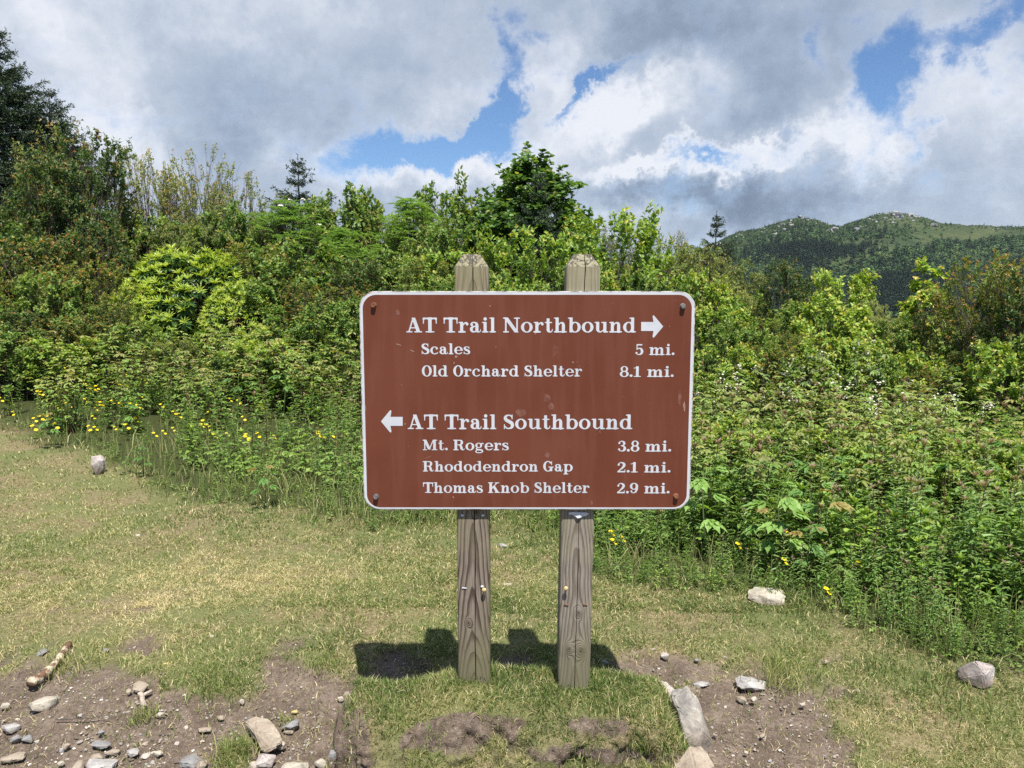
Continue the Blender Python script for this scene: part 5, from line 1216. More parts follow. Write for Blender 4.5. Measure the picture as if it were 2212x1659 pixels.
PROTO = {}
def proto(key, parts):
    """parts: list of (part name, Geo, materials, smooth)"""
    PROTO[key] = [(n, g.mesh(key + '_' + n, mats, sm)) for n, g, mats, sm in parts if g is not None and g.n]
    g0 = parts[0][1].arrays()[0]; PROTO[key + '#h'] = float(np.percentile(g0[:, 2], 99.98 if 'spruce' in key or key in ('maple', 'slender', 'birch') else 99.8)); PROTO[key + '#w'] = 2 * float(np.percentile(np.abs(g0[:, :2]), 97))
def make_protos():
    W = [M_TWIG]; B = [M_BARK]
    for i in range(4):
        lv, wd = crown_plant(100 + i, 1.9, .95, P_DOME if i % 2 else P_FAN, 99, 10, .15, 13, 0.046, 0.025, L_KITE, young=.30 + .25 * (i % 2 == 0), tint0=.5, stems=9, clear=.12); proto('blueberry%d' % i, [('crown', lv, [M_LEAF['blueberry']], 0), ('stems', wd, W, 1)])
    for i in range(2):
        lv, wd = crown_plant(120 + i, 2.6, 1.15, P_DOME, 118, 10, .20, 14, 0.059, 0.032, L_KITE, young=.25, tint0=.46, stems=10, clear=.10, r0=.022); proto('darkshrub%d' % i, [('crown', lv, [M_LEAF['dark']], 0), ('stems', wd, W, 1)])
    for i in range(3):
        lv, wd = crown_plant(140 + i, 1.8, .85, P_DOME if i else P_FAN, 86, 10, .17, 12, 0.064, 0.038, L_OVAL, young=.35, tint0=.5, stems=8, clear=.08); proto('midshrub%d' % i, [('crown', lv, [M_LEAF['mid']], 0), ('stems', wd, W, 1)])
    for i in range(3):
        lv, wd = crown_plant(160 + i, 1.7, .75, P_FAN, 64, 9, .22, 13, 0.070, 0.041, L_OVAL, young=.4, tint0=.5, stems=7, clear=.10, up=.9); proto('lightshrub%d' % i, [('crown', lv, [M_LEAF['light']], 0), ('stems', wd, W, 1)])
    for i in range(2):
        lv, wd = crown_plant(180 + i, 3.2, 1.05, P_FAN, 84, 7, .28, 13, .056, .027, L_KITE, young=.4, tint0=.5, stems=6, clear=.20, up=.75, bare_twigs=1, r0=.016, lump=.5); proto('sparse%d' % i, [('crown', lv, [M_LEAF['willow']], 0), ('stems', wd, [M_STEMR], 1)])
    for i in range(2):
        lv, wd = crown_plant(190 + i, 2.2, 1.1, P_DOME, 96, 11, .22, 16, 0.067, 0.019, L_KITE, young=.12, tint0=.5, stems=8, clear=.10, droop=.55, up=.4); proto('willow%d' % i, [('crown', lv, [M_LEAF['willow']], 0), ('stems', wd, W, 1)])
    lv, wd = crown_plant(200, 4.4, 1.5, P_PYR, 192, 11, .26, 14, 0.096, 0.072, L_OVAL, young=.12, tint0=.5, single=True, r0=.06, clear=.12, up=.7, lump=.30, clus=.20); proto('maple', [('crown', lv, [M_LEAF['maple']], 0), ('trunk', wd, B, 1)])
    lv, wd = crown_plant(201, 3.4, .95, P_CONE, 112, 10, .24, 13, 0.077, 0.052, L_OVAL, young=.15, tint0=.5, single=True, r0=.035, clear=.15, up=.9, lump=.35); proto('slender', [('crown', lv, [M_LEAF['maple']], 0), ('trunk', wd, B, 1)])
    lv, wd = crown_plant(203, 2.6, .72, P_CONE, 67, 8, .26, 10, 0.096, 0.061, L_OVAL, young=.3, tint0=.55, single=True, r0=.022, clear=.10, up=.4, droop=.5, lump=.3); proto('birch', [('crown', lv, [M_LEAF['birch']], 0), ('trunk', wd, W, 1)])
    lv, wd = crown_plant(204, 2.0, 1.05, P_FAN, 48, 8, .34, 14, 0.079, 0.046, L_OVAL, young=.2, tint0=.55, stems=8, clear=.25, up=1.3, lump=.5, shell=.8, r0=.014); proto('cherry', [('crown', lv, [M_LEAF['light']], 0), ('stems', wd, B, 1)])
    for i in range(2):
        lv, wd = spruce_plant(210 + i, 6.5, 2.35, 26, 9, twig_sp=.10, ndens=58, power=.82, ragged=.30, upturn=.20); proto('spruce%d' % i, [('crown', lv, [M_LEAF['spruce']], 0), ('trunk', wd, B, 1)])
    lv, wd = spruce_plant(215, 3.2, 1.15, 15, 7, .06, .050, .015, 75, ragged=.45, upturn=.20, power=.85); proto('youngspruce', [('crown', lv, [M_LEAF['spruce']], 0), ('trunk', wd, B, 1)])
    for i in range(2):
        lv, wd = rhodo_plant(220 + i, 1.75, 1.25, 620); proto('rhodo%d' % i, [('leaves', lv, [M_LEAF['rhodo']], 0), ('stems', wd, B, 1)])
    for i in range(2):
        lv, wd, fl = ash_plant(230 + i, 2.2, 1.35, 300, 10 * i); proto('ash%d' % i, [('crown', lv, [M_LEAF['ash']], 0), ('stems', wd, W, 1), *[('flower_head', f, [M_BLOOM], 0) for f in fl]])
    for i in range(6):
        lv, wd = stem_plant(240 + i, .62 + .03 * i, 26 + 2 * i, .082, .019, red=1.0 if i % 3 else .35); proto('herb%d' % i, [('leaves', lv, [M_LEAF['herb']], 0), ('stem', wd, [M_STEMR], 1)])
    for i in range(3):
        lv, wd = stem_plant(250 + i, .40, 15, .095, .034, red=.0, droop=.5); proto('weed%d' % i, [('leaves', lv, [M_LEAF['light' if i else 'mid']], 0), ('stem', wd, [M_STEMG], 1)])
    for i in range(2):
        q = np.random.default_rng(290 + i); lv, wd = Geo(), Geo()
        for j in range(11):
            a = j * 2.4; d = np.array([math.cos(a), math.sin(a), q.uniform(.4, 1.6)]); b = np.array([q.normal(0, .03), q.normal(0, .03), 0]); e = b + unit(d) * q.uniform(.08, .24); wd.tube(np.stack([b, e]), (.0015, .001), 3, cap=False)
            palmate(lv, wd, e, d, q, 3, .062, .040, q.normal(.55, .12), 0, L_OVAL, .01)
        proto('trefoil%d' % i, [('leaves', lv, [M_LEAF['bramble' if i else 'mid']], 0), ('stem', wd, [M_STEMG], 1)])
    for i in range(2):
        lv, wd = stem_plant(295 + i, .42, 22, .13, .013, red=.0, droop=.6, lean=.12); proto('narrow%d' % i, [('leaves', lv, [M_LEAF['herb' if i else 'mid']], 0), ('stem', wd, [M_STEMG], 1)])
    for i in range(3):
        lv, wd, fl = bramble_plant(260 + i, .85, 7, False, .45); proto('bramble%d' % i, [('leaves', lv, [M_LEAF['bramble']], 0), ('stems', wd, [M_STEMR], 1)])
    for i in range(2):
        lv, wd, fl = bramble_plant(265 + i, 1.05, 8, True); proto('flowering%d' % i, [('leaves', lv, [M_LEAF['bramble']], 0), ('stems', wd, [M_STEMR], 1), ('blossoms', fl, [M_BLOOM], 0)])
    for i in range(3):
        lv, wd = broad_plant(270 + i, .52, 7, .135, .058, .6 * (i == 2)); proto('buckeye%d' % i, [('leaves', lv, [M_LEAF['buckeye']], 0), ('stem', wd, [M_STEMG], 1)])
    for i in range(2):
        lv, wd = fern_plant(280 + i, 9, .62); proto('fern%d' % i, [('fronds', lv, [M_LEAF['fern']], 0), ('stems', wd, [M_STEMG], 1)])
    g, w, lf = buttercup_meshes(); proto('buttercup', [*[('flower_head', f, [M_YEL], 0) for f in g], ('stem', w, [M_STEMG], 1), ('leaves', lf, [M_LEAF['mid']], 0)])

VEGN = [0]
def put_plant(key, name, label, cat, x, y, H, wscale=1.0, group=None, rz=None, sink=.0, tilt=None):
    """one plant as a thing: an Empty at its foot, its crown and wood as parts; scaled to height H"""
    VEGN[0] += 1; rng = random.Random(VEGN[0] * 7919)
    k = H / PROTO[key + '#h']; z = float(zg(x, y)) - sink
    r = thing(name, label, cat, (x, y, z), group, rng.uniform(0, 6.283) if rz is None else rz, (k * wscale, k * wscale, k))
    if tilt: r.rotation_euler[0], r.rotation_euler[1] = tilt
    for n, me in PROTO[key]: link(n, me, r)
    return r
def at_d(px, d):
    x = (px - IW / 2) / FPX * (d * CP + .1); return x, d
def height_to(px, py, x, y):
    """plant height so that its top reaches photo row py"""
    t = ray(px, py); return CAM_Z + t[2] * (y / t[1]) - float(zg(x, y))
def plant_px(key, name, label, cat, px, d, ytop, w_px=None, group=None, rz=None):
    x, y = at_d(px, d); H = height_to(px, ytop, x, y); ws = 1.0
    if w_px:
        k = H / PROTO[key + '#h']; ws = min(1.55, max(.72, (w_px / FPX * d) / (PROTO[key + '#w'] * k)))
    return put_plant(key, name, label, cat, x, y, H, ws, group, rz)

# ------------------------------------------------------------------ planting
def build_vegetation():
    make_protos()
    A = plant_px
    # -- trees and large shrubs one can tell apart, left to right
    A('spruce0', 'spruce_tree', 'tall dark spruce at the far left rising above every other tree', 'tree', 36, 17.5, 66, None, 'spruces beyond the thicket', 1.0)
    A('spruce1', 'spruce_tree', 'dark spruce of middle height leaning out right of the tallest spruce', 'tree', 140, 18.4, 200, None, 'spruces beyond the thicket', 2.2)
    A('spruce1', 'spruce_tree', 'spruce with its lower boughs showing under the tallest spruce', 'tree', -60, 15.5, 250, None, 'spruces beyond the thicket', .3)
    A('darkshrub0', 'leafy_tree', 'round dark-leaved small tree with pale stems in front of the tallest spruce', 'tree', 215, 13.4, 292, 250)
    A('darkshrub1', 'leafy_tree', 'second dark-leaved small tree, lower, touching the round one on its left', 'tree', 125, 13.2, 345, 200)
    A('sparse1', 'leafy_tree', 'wispy sapling poking out over the right side of the round dark tree', 'tree', 172, 14.6, 262, 170)
    A('sparse0', 'sapling', 'thin sapling with grey-green leaves right of the round dark tree', 'sapling', 345, 15.0, 328, 120, 'thin saplings against the cloud')
    A('sparse1', 'sapling', 'sparse reddish sapling, its twigs highest against the grey cloud', 'sapling', 462, 15.5, 318, 110, 'thin saplings against the cloud')
    A('sparse0', 'sapling', 'low sapling with sparse leaves left of the tallest reddish one', 'sapling', 412, 14.5, 372, 130, 'thin saplings against the cloud')
    A('sparse1', 'sapling', 'broad sapling with yellowish leaves right of the tallest reddish one', 'sapling', 540, 15.0, 372, 150, 'thin saplings against the cloud')
    A('youngspruce', 'spruce_tree', 'small pointed spruce standing alone over the feathery shrub', 'tree', 655, 18.5, 345, None, 'spruces beyond the thicket')
    A('ash1', 'feathery_shrub', 'feathery-leaved shrub with flat white flowers under the small pointed spruce', 'shrub', 630, 14.0, 432, 210, 'feathery-leaved shrubs')
    A('ash0', 'feathery_shrub', 'feathery-leaved dome left of the slender tree, behind the sign', 'shrub', 890, 14.5, 428, 200, 'feathery-leaved shrubs')
    A('ash0', 'feathery_shrub', 'feathery-leaved shrub between the two domes of its kind', 'shrub', 745, 13.4, 492, 150, 'feathery-leaved shrubs')
    A('midshrub2', 'leafy_tree', 'narrow leafy sapling whose tip stands up beside the feathery dome', 'tree', 757, 15.5, 408, 90)
    A('midshrub0', 'leafy_tree', 'fuller green sapling between the narrow one and the feathery dome', 'tree', 812, 15.8, 428, 110)
    A('midshrub1', 'leafy_tree', 'slender loose-crowned tree just left of the big conical tree', 'tree', 968, 15.5, 384, 110)
    A('midshrub1', 'leafy_shrub', 'soft green shrub at the foot of the slender tree left of the conical one', 'shrub', 965, 13.0, 478, 130)
    A('maple', 'leafy_tree', 'big conical dark green tree rising behind the two sign posts', 'tree', 1155, 13.5, 314, 400)
    A('maple', 'leafy_tree', 'second maple crowding the left flank of the big conical tree', 'tree', 1078, 14.0, 400, 230)
    A('maple', 'leafy_tree', 'third maple filling the right flank of the big conical tree', 'tree', 1232, 13.8, 420, 230)
    A('youngspruce', 'spruce_tree', 'dark young spruce hidden in the big conical tree above the right post', 'tree', 1160, 12.6, 372, 170, 'spruces beyond the thicket')
    A('cherry', 'leafy_shrub', 'pale green shrub with long arching shoots right of the conical tree', 'shrub', 1310, 11.0, 446, 260)
    A('cherry', 'leafy_shrub', 'yellow-green shoots standing before the conical tree between the posts', 'shrub', 1140, 9.4, 492, 150)
    A('sparse0', 'sapling', 'grey-green airy sapling right of the arching shoots', 'sapling', 1432, 14.5, 497, 110, 'thin saplings against the cloud')
    A('willow0', 'willow_shrub', 'drooping narrow-leaved shrub behind the sign left of the small right spruce', 'shrub', 1445, 12.0, 528, 260, 'drooping narrow-leaved shrubs')
    A('willow1', 'willow_shrub', 'drooping narrow-leaved shrub over the right post and the panel edge', 'shrub', 1350, 11.5, 560, 200, 'drooping narrow-leaved shrubs')
    A('youngspruce', 'spruce_tree', 'lone pointed spruce right of the sign before the mountain', 'tree', 1540, 16.5, 466, None, 'spruces beyond the thicket')
    A('youngspruce', 'spruce_tree', 'low bushy spruce at the right foot of the lone pointed one', 'tree', 1570, 17.5, 535, 90, 'spruces beyond the thicket')
    A('darkshrub1', 'leafy_shrub', 'dark reddish-tipped shrub right of the sign below the mountain', 'shrub', 1690, 10.5, 562, 130)
    A('lightshrub0', 'leafy_shrub', 'yellow-green bush below the second mountain top', 'shrub', 1815, 10.6, 584, 130)
    A('lightshrub2', 'leafy_shrub', 'bright bush in front of the yellow-green one, lower by a head', 'shrub', 1795, 9.0, 632, 170)
    A('birch', 'birch_sapling', 'pale yellow-green birch sapling with hanging leaves right of the bright bush', 'sapling', 1990, 9.6, 556, 130)
    A('blueberry2', 'leafy_shrub', 'tall dark shrub with orange tips at the right edge', 'shrub', 2165, 7.6, 548, 240)
    A('darkshrub0', 'leafy_shrub', 'shadowy shrub under the orange-tipped one at the right edge', 'shrub', 2205, 7.2, 600, 240)
    A('blueberry0', 'leafy_shrub', 'orange-tipped shrub just left of the tall dark one at the right edge', 'shrub', 2075, 8.6, 610, 150)
    A('sparse1', 'sapling', 'wispy orange-leaved shoot above the shrub at the right edge', 'sapling', 2200, 8.0, 520, 110, 'thin saplings against the cloud')
    # -- rhododendron
    R = 'glossy yellow-green rhododendrons'
    A('rhodo0', 'rhododendron', 'large domed yellow-green rhododendron left of the sign', 'rhododendron', 425, 12.6, 536, 300, R)
    A('rhodo1', 'rhododendron', 'left lobe of rhododendron spilling below the large dome', 'rhododendron', 320, 12.0, 600, 190, R)
    A('rhodo0', 'rhododendron', 'low rhododendron at the right foot of the large dome', 'rhododendron', 520, 11.9, 612, 170, R)
    A('rhodo1', 'rhododendron', 'small rhododendron in the weeds under the large dome', 'rhododendron', 590, 11.3, 706, 140, R)
    A('rhodo1', 'rhododendron', 'lowest pale rhododendron at the left foot of the dome', 'rhododendron', 260, 11.5, 640, 120, R)
    # -- rows of lesser shrubs that fill the thicket, each told apart by its place in its row
    rng = random.Random(3)
    def row(keys, name, desc, where, spec, grp):
        """spec: (px, distance, top row, width) from left to right"""
        for i, (px, d, yt, w) in enumerate(spec):
            A(keys[i % len(keys)], name, '%s %s from left %s' % (desc, ORD[i], where), 'shrub', px, d, yt, w, grp)
    BB = ['blueberry0', 'blueberry1', 'blueberry2', 'blueberry3']
    row(['blueberry0', 'midshrub1', 'blueberry2', 'darkshrub1', 'blueberry1', 'midshrub2'], 'thicket_shrub', 'orange-tipped or green shrub', 'in row under far-left spruces',
        [(-60, 11.5, 500, 240), (40, 12.0, 492, 230), (130, 11.6, 505, 220), (215, 12.4, 478, 220), (300, 13.2, 492, 200), (375, 13.8, 470, 180)], 'blueberry shrubs under the spruces')
    row(['blueberry3', 'blueberry1', 'midshrub2', 'blueberry0', 'blueberry1', 'darkshrub0', 'blueberry2'], 'thicket_shrub', 'ruddy or green shrub', 'in lower row left of rhododendrons',
        [(-90, 10.4, 590, 220), (20, 10.7, 575, 210), (110, 10.4, 590, 200), (190, 10.9, 560, 190), (235, 10.2, 650, 160), (60, 9.9, 660, 200), (160, 9.8, 680, 170)], 'blueberry shrubs left of the rhododendrons')
    row(['blueberry0', 'midshrub0', 'blueberry3', 'blueberry2', 'darkshrub0', 'midshrub1', 'blueberry1', 'lightshrub0'], 'thicket_shrub', 'olive or green shrub', 'between rhododendrons and sign',
        [(575, 13.0, 520, 190), (640, 12.2, 525, 200), (720, 12.6, 560, 190), (690, 11.2, 610, 190), (790, 11.8, 560, 190), (860, 12.2, 545, 180), (930, 11.5, 560, 180), (980, 12.2, 545, 170)], 'blueberry shrubs between rhododendrons and sign')
    row(['midshrub0', 'midshrub1', 'midshrub2'], 'leafy_shrub', 'plain green shrub', 'in low row behind left sign edge',
        [(640, 10.2, 660, 150), (710, 10.0, 640, 160), (790, 10.2, 645, 160), (760, 9.2, 720, 150), (850, 9.6, 620, 160), (950, 9.8, 600, 170), (1010, 9.2, 590, 150)], 'green shrubs behind the left sign edge')
    row(['midshrub2', 'lightshrub1', 'midshrub0'], 'leafy_shrub', 'fresh green shrub', 'behind the panel top',
        [(1060, 9.0, 590, 130), (1110, 8.6, 612, 120), (1180, 8.8, 590, 130), (1200, 10.2, 548, 150), (1270, 9.4, 575, 150), (1340, 9.6, 590, 150), (1420, 9.8, 600, 160), (1490, 10.2, 585, 160)], 'fresh green shrubs behind the panel')
    row(['sparse0', 'willow0', 'midshrub1', 'willow1', 'darkshrub1'], 'leafy_shrub', 'tangled shrub', 'in back row along the skyline',
        [(330, 14.5, 430, 170), (440, 13.6, 440, 180), (520, 13.6, 440, 170), (590, 14.4, 440, 150), (700, 15.0, 458, 150), (840, 15.2, 455, 150), (930, 14.4, 478, 140), (1010, 14.5, 480, 150), (1290, 13.5, 500, 170), (1380, 14.0, 535, 160), (1500, 14.0, 525, 150), (1590, 13.5, 560, 150)], 'tangled shrubs along the skyline')
    row(['willow0', 'midshrub1', 'lightshrub1', 'midshrub0', 'blueberry1'], 'leafy_shrub', 'mixed green shrub', 'in row right of sign below mountain',
        [(1560, 11.2, 613, 190), (1620, 10.4, 640, 170), (1680, 9.2, 688, 160), (1740, 9.6, 653, 160), (1740, 8.6, 718, 150), (1880, 9.4, 650, 160), (1930, 9.0, 683, 150), (1870, 8.2, 728, 150), (2020, 8.6, 708, 160), (2060, 9.4, 683, 150), (2120, 8.2, 728, 170), (2260, 8.4, 628, 200)], 'shrubs right of the sign below the mountain')
    row(['lightshrub0', 'midshrub2', 'lightshrub1', 'blueberry0', 'midshrub0'], 'leafy_shrub', 'bright leafy shrub', 'in lower row right of the panel',
        [(1530, 9.2, 660, 150), (1590, 8.4, 690, 150), (1560, 7.6, 745, 140), (1650, 7.8, 740, 140), (1720, 7.7, 745, 140), (1800, 7.7, 730, 150), (1880, 7.4, 750, 140), (1960, 7.5, 760, 140), (2040, 7.2, 790, 140), (2110, 7.0, 770, 150), (2190, 6.6, 740, 160), (2280, 6.6, 700, 180)], 'bright shrubs right of the panel')
    row(['blueberry3', 'blueberry1'], 'blueberry_shrub', 'rust-tinged small shrub', 'above the white blossoms',
        [(1655, 8.9, 690, 130), (1700, 8.7, 715, 110), (2010, 7.9, 800, 110)], 'rust-tinged shrubs above the blossoms')
    # -- brambles with white blossom, right
    FB = [(1620, 6.9, 800), (1690, 6.9, 770), (1740, 6.6, 810), (1830, 6.7, 735), (1850, 6.4, 830), (1900, 6.3, 870), (1940, 6.1, 860), (1560, 6.7, 830), (2010, 6.2, 830), (2080, 5.9, 850)]
    for i, (px, d, yt) in enumerate(FB):
        A('flowering%d' % (i % 2), 'bramble', 'blossoming bramble with white flower sprays, %s from the left on the right-hand slope' % ORD[sorted(q[0] for q in FB).index(px)], 'bramble', px, d, yt, 120, 'white-flowered brambles')
    for i, (px, d, yt) in enumerate(((2120, 5.9, 862), (2060, 6.0, 905), (2180, 5.6, 870), (2000, 5.9, 915))):
        A('fern%d' % (i % 2), 'fern', 'light green fern with upright fronds, %s in the clump near the right edge' % ('topmost', 'second', 'rightmost', 'leftmost')[i], 'fern', px, d, yt, 120, 'ferns near the right edge')
    # -- broad-leaved seedlings picked out singly
    BK = [(300, 6.05, 955, 'broad-leaved seedling beside the pointed stone, taller of the pair', 'buckeye0'), (262, 6.1, 985, 'broad-leaved seedling touching the pointed stone, left of the pair', 'buckeye1'), (560, 5.25, 1005, 'dark-leaved seedling alone at the edge of the open turf', 'buckeye2'),
          (95, 7.0, 890, 'reddish seedling with wide leaves among the yellow flowers', 'buckeye2'), (1640, 4.75, 995, 'broad veined leaves standing right of the panel corner', 'buckeye0'), (1600, 4.7, 1010, 'pale ribbed leaves nearest the panel corner', 'buckeye1'), (1850, 4.55, 1000, 'large ribbed leaves in the middle of the dark green stems', 'buckeye0'),
          (1790, 4.7, 985, 'ribbed leaves left of the large ones above the dark stems', 'buckeye1'), (1990, 4.3, 1050, 'ribbed leaf plant low among the reddish-topped stems', 'buckeye1'), (1830, 3.75, 1185, 'single rounded ribbed plant above the flat white rock, to the right', 'buckeye1'), (2080, 4.6, 960, 'wide pale leaves under the ferns near the right edge', 'buckeye0'), (2180, 4.4, 950, 'wide pale leaves at the right edge below the ferns', 'buckeye1'),
          (610, 8.2, 785, 'broad leaves rising from the weeds under the lowest rhododendron', 'buckeye0'), (290, 7.6, 850, 'broad pale leaves above the yellow flowers', 'buckeye1'), (520, 8.4, 800, 'arching reddish leaves between yellow flowers and rhododendron', 'buckeye2'), (1370, 5.0, 1040, 'broad leaves hidden behind the lower panel edge', 'buckeye0')]
    for px, d, yt, lab, key in BK: A(key, 'seedling', lab, 'seedling', px, d, yt, None, 'broad-leaved seedlings')
    # -- brambles without flowers
    rr = random.Random(11); n = 0
    def veg_ok(x, y): return float(veg_at(np.array([x]), np.array([y]))[0])
    BRL = 'leafy bramble without flowers in the dense weeds beyond the turf'
    for zone, k in (((-100, 900, 7.6, 10.8), 64), ((900, 1560, 6.0, 9.0), 22), ((1500, 2300, 4.5, 7.2), 60)):
        px0, px1, d0, d1 = zone
        for i in range(k):
            px = px0 + (px1 - px0) * (i + rr.random()) / k; d = rr.uniform(d0, d1); x, y = at_d(px, d)
            if veg_ok(x, y) < .6: continue
            h = rr.uniform(.5, .95) * (1.0 if px < 900 else .85)
            put_plant('bramble%d' % rr.randrange(3), 'bramble', BRL, 'bramble', x, y, h, rr.uniform(.9, 1.25), 'brambles without flowers')
    LOW = [(1545, 5.6, 900), (1600, 5.3, 925), (1680, 5.6, 905), (1755, 5.4, 925), (1830, 5.3, 940), (1910, 5.0, 965), (1985, 5.2, 935), (2060, 4.8, 985), (2140, 4.9, 950), (2215, 4.6, 985), (1560, 4.6, 1060), (1700, 4.4, 1080), (1925, 4.1, 1120), (2110, 3.8, 1160), (2200, 3.5, 1230)]
    row(['lightshrub1', 'midshrub0', 'lightshrub0', 'midshrub2', 'lightshrub2'], 'low_bush', 'low leafy bush', 'among weeds right of the panel', [(a, b, c, 150) for a, b, c in sorted(LOW)], 'low bushes among the weeds')
    row(['midshrub1', 'lightshrub0', 'midshrub0', 'blueberry1'], 'low_bush', 'low green bush', 'in weeds below rhododendrons', [(40, 9.3, 705, 170), (140, 9.2, 730, 160), (270, 9.8, 700, 150), (380, 9.4, 735, 160), (470, 9.0, 760, 150), (560, 9.3, 735, 150), (650, 8.8, 765, 150), (730, 8.4, 790, 150)], 'low bushes below the rhododendrons')
    for i in range(26):
        px = 1500 + 740 * (i + rr.random()) / 26; d = rr.uniform(3.7, 5.4); x, y = at_d(px, d)
        if veg_ok(x, y - .25) > .6: put_plant('buckeye%d' % rr.randrange(3), 'seedling', 'ribbed broad-leaved seedling among narrow stems right of the panel', 'seedling', x, y, rr.uniform(.22, .5), rr.uniform(.9, 1.2), 'ribbed seedlings among the stems')
    # -- upright reddish-topped stems, the nearest as things
    np_rng = np.random.default_rng(41)
    cand = []
    N = 5200; d = np_rng.uniform(3.0, 10.5, N); px = np_rng.uniform(-150, 2380, N); x = (px - IW / 2) / FPX * d; v = veg_at(x, d)
    ok = v > .55; x, d, px = x[ok], d[ok], px[ok]
    clump = fbm(x * 1.7, d * 1.7, seed=141, octv=2)
    right = px > 1250
    keep = np_rng.random(len(x)) < np.where(right, .26 + 1.0 * (clump - .35), .30 + .8 * (clump - .4)) * np.where(d > 8.4, .55, 1) * np.where((px < 700) & (d < 8.2), .35, 1)
    x, d, px, clump = x[keep], d[keep], px[keep], clump[keep]
    order = np.argsort(np.hypot(x, d)); x, d, px = x[order], d[order], px[order]
    print('stems', len(x))
    HLAB = 'upright herb stem with narrow whorled leaves and a reddish top in the weeds'
    rest = Geo(); arr = {}
    for i in range(len(x)):
        h = np_rng.uniform(.30, .70) * (1.0 if px[i] > 1250 else .82) * float(np.clip(.55 + .6 * veg_at(x[i:i + 1], d[i:i + 1] - .75)[0], .42, 1.1)); key = 'herb%d' % np_rng.integers(6)
        if i < 290: put_plant(key, 'herb_stem', HLAB, 'herb', float(x[i]), float(d[i]), h, np_rng.uniform(.9, 1.2), 'upright herb stems')
        else:
            for pn, me in PROTO[key]:
                if (key, pn) not in arr: arr[(key, pn)] = ([], me)
                arr[(key, pn)][0].append((x[i], d[i], float(zg(x[i], d[i])), h / PROTO[key + '#h'], np_rng.uniform(0, 6.283)))
    # low leafy weeds, ground cover and far herbs: one mass nobody could count
    N = 13000; d2 = 1 / np.sqrt(np_rng.uniform(1 / 11.0 ** 2, 1 / 2.9 ** 2, N)); a2 = np_rng.uniform(-.72, .74, N); x2 = d2 * np.tan(a2 * .95); v2 = veg_at(x2, d2)
    k2 = np_rng.random(N) < np.where(v2 > .5, .50, v2 * .9); x2, d2, v2 = x2[k2], d2[k2], v2[k2]
    for i in range(len(x2)):
        key = ('weed0', 'weed1', 'weed2', 'trefoil0', 'trefoil1', 'trefoil0', 'narrow0', 'narrow1', 'herb2', 'herb4')[np_rng.integers(10)]
        for pn, me in PROTO[key]:
            if (key, pn) not in arr: arr[(key, pn)] = ([], me)
            arr[(key, pn)][0].append((x2[i], d2[i], float(zg(x2[i], d2[i])), np_rng.uniform(.35, .95) * (.30 + .70 * veg_at(x2[i:i + 1], d2[i:i + 1] - .5)[0]), np_rng.uniform(0, 6.283)))
    mats = [M_LEAF['herb'], M_STEMR, M_LEAF['mid'], M_LEAF['light'], M_STEMG, M_LEAF['bramble']]; mi = {m.name: i for i, m in enumerate(mats)}
    Vs, F3, F4, T3, T4, Y3, Y4, I3, I4 = [], [], [], [], [], [], [], [], []; off = 0
    for (key, pn), (inst, me) in arr.items():
        nv = len(me.vertices); co = np.empty(nv * 3, np.float32); me.vertices.foreach_get('co', co); co = co.reshape(-1, 3)
        f3 = np.array([p.vertices[:] for p in me.polygons if len(p.vertices) == 3], int).reshape(-1, 3); f4 = np.array([p.vertices[:] for p in me.polygons if len(p.vertices) == 4], int).reshape(-1, 4)
        ti = np.empty(len(me.polygons), np.float32); yo = ti.copy(); me.attributes['tint'].data.foreach_get('value', ti); me.attributes['young'].data.foreach_get('value', yo)
        A_ = np.array(inst); n = len(A_); c, s = np.cos(A_[:, 4])[:, None], np.sin(A_[:, 4])[:, None]; sc = A_[:, 3][:, None]
        V = np.stack([(co[None, :, 0] * c - co[None, :, 1] * s) * sc + A_[:, 0][:, None], (co[None, :, 0] * s + co[None, :, 1] * c) * sc + A_[:, 1][:, None], co[None, :, 2] * sc + A_[:, 2][:, None]], -1).reshape(-1, 3)
        o = (np.arange(n) * nv)[:, None, None] + off; k3 = len(f3); dv = np.random.default_rng(off % 1000).normal(0, .10, n)
        F3.append((f3[None] + o).reshape(-1, 3)); F4.append((f4[None] + o).reshape(-1, 4)); Vs.append(V); off += len(V)
        m = mi[me.materials[0].name]
        for T_, Y_, I_, a, b, kk in ((T3, Y3, I3, ti[:k3], yo[:k3], k3), (T4, Y4, I4, ti[k3:], yo[k3:], len(f4))):
            T_.append((np.tile(a, (n, 1)) + dv[:, None]).ravel()); Y_.append(np.tile(b, n)); I_.append(np.full(n * kk, m))
    me = mesh_np('undergrowth', np.concatenate(Vs), [np.concatenate(F3), np.concatenate(F4)], mats, {'tint': np.clip(np.concatenate(T3 + T4), 0, 1), 'young': np.concatenate(Y3 + Y4)}, np.concatenate(I3 + I4))
    kind(link('undergrowth', me), 'stuff')
    # -- buttercups
    def PB(o, k, H):
        # full-sized blossoms on a stem of the right length
        k0 = H / PROTO['buttercup#h']
        for c in o.children:
            if c.name.startswith('flower_head'): c.scale = (k / k0,) * 3; c.location.z = 1.0 - k / k0
    r2 = np.random.default_rng(77); cnt = 0
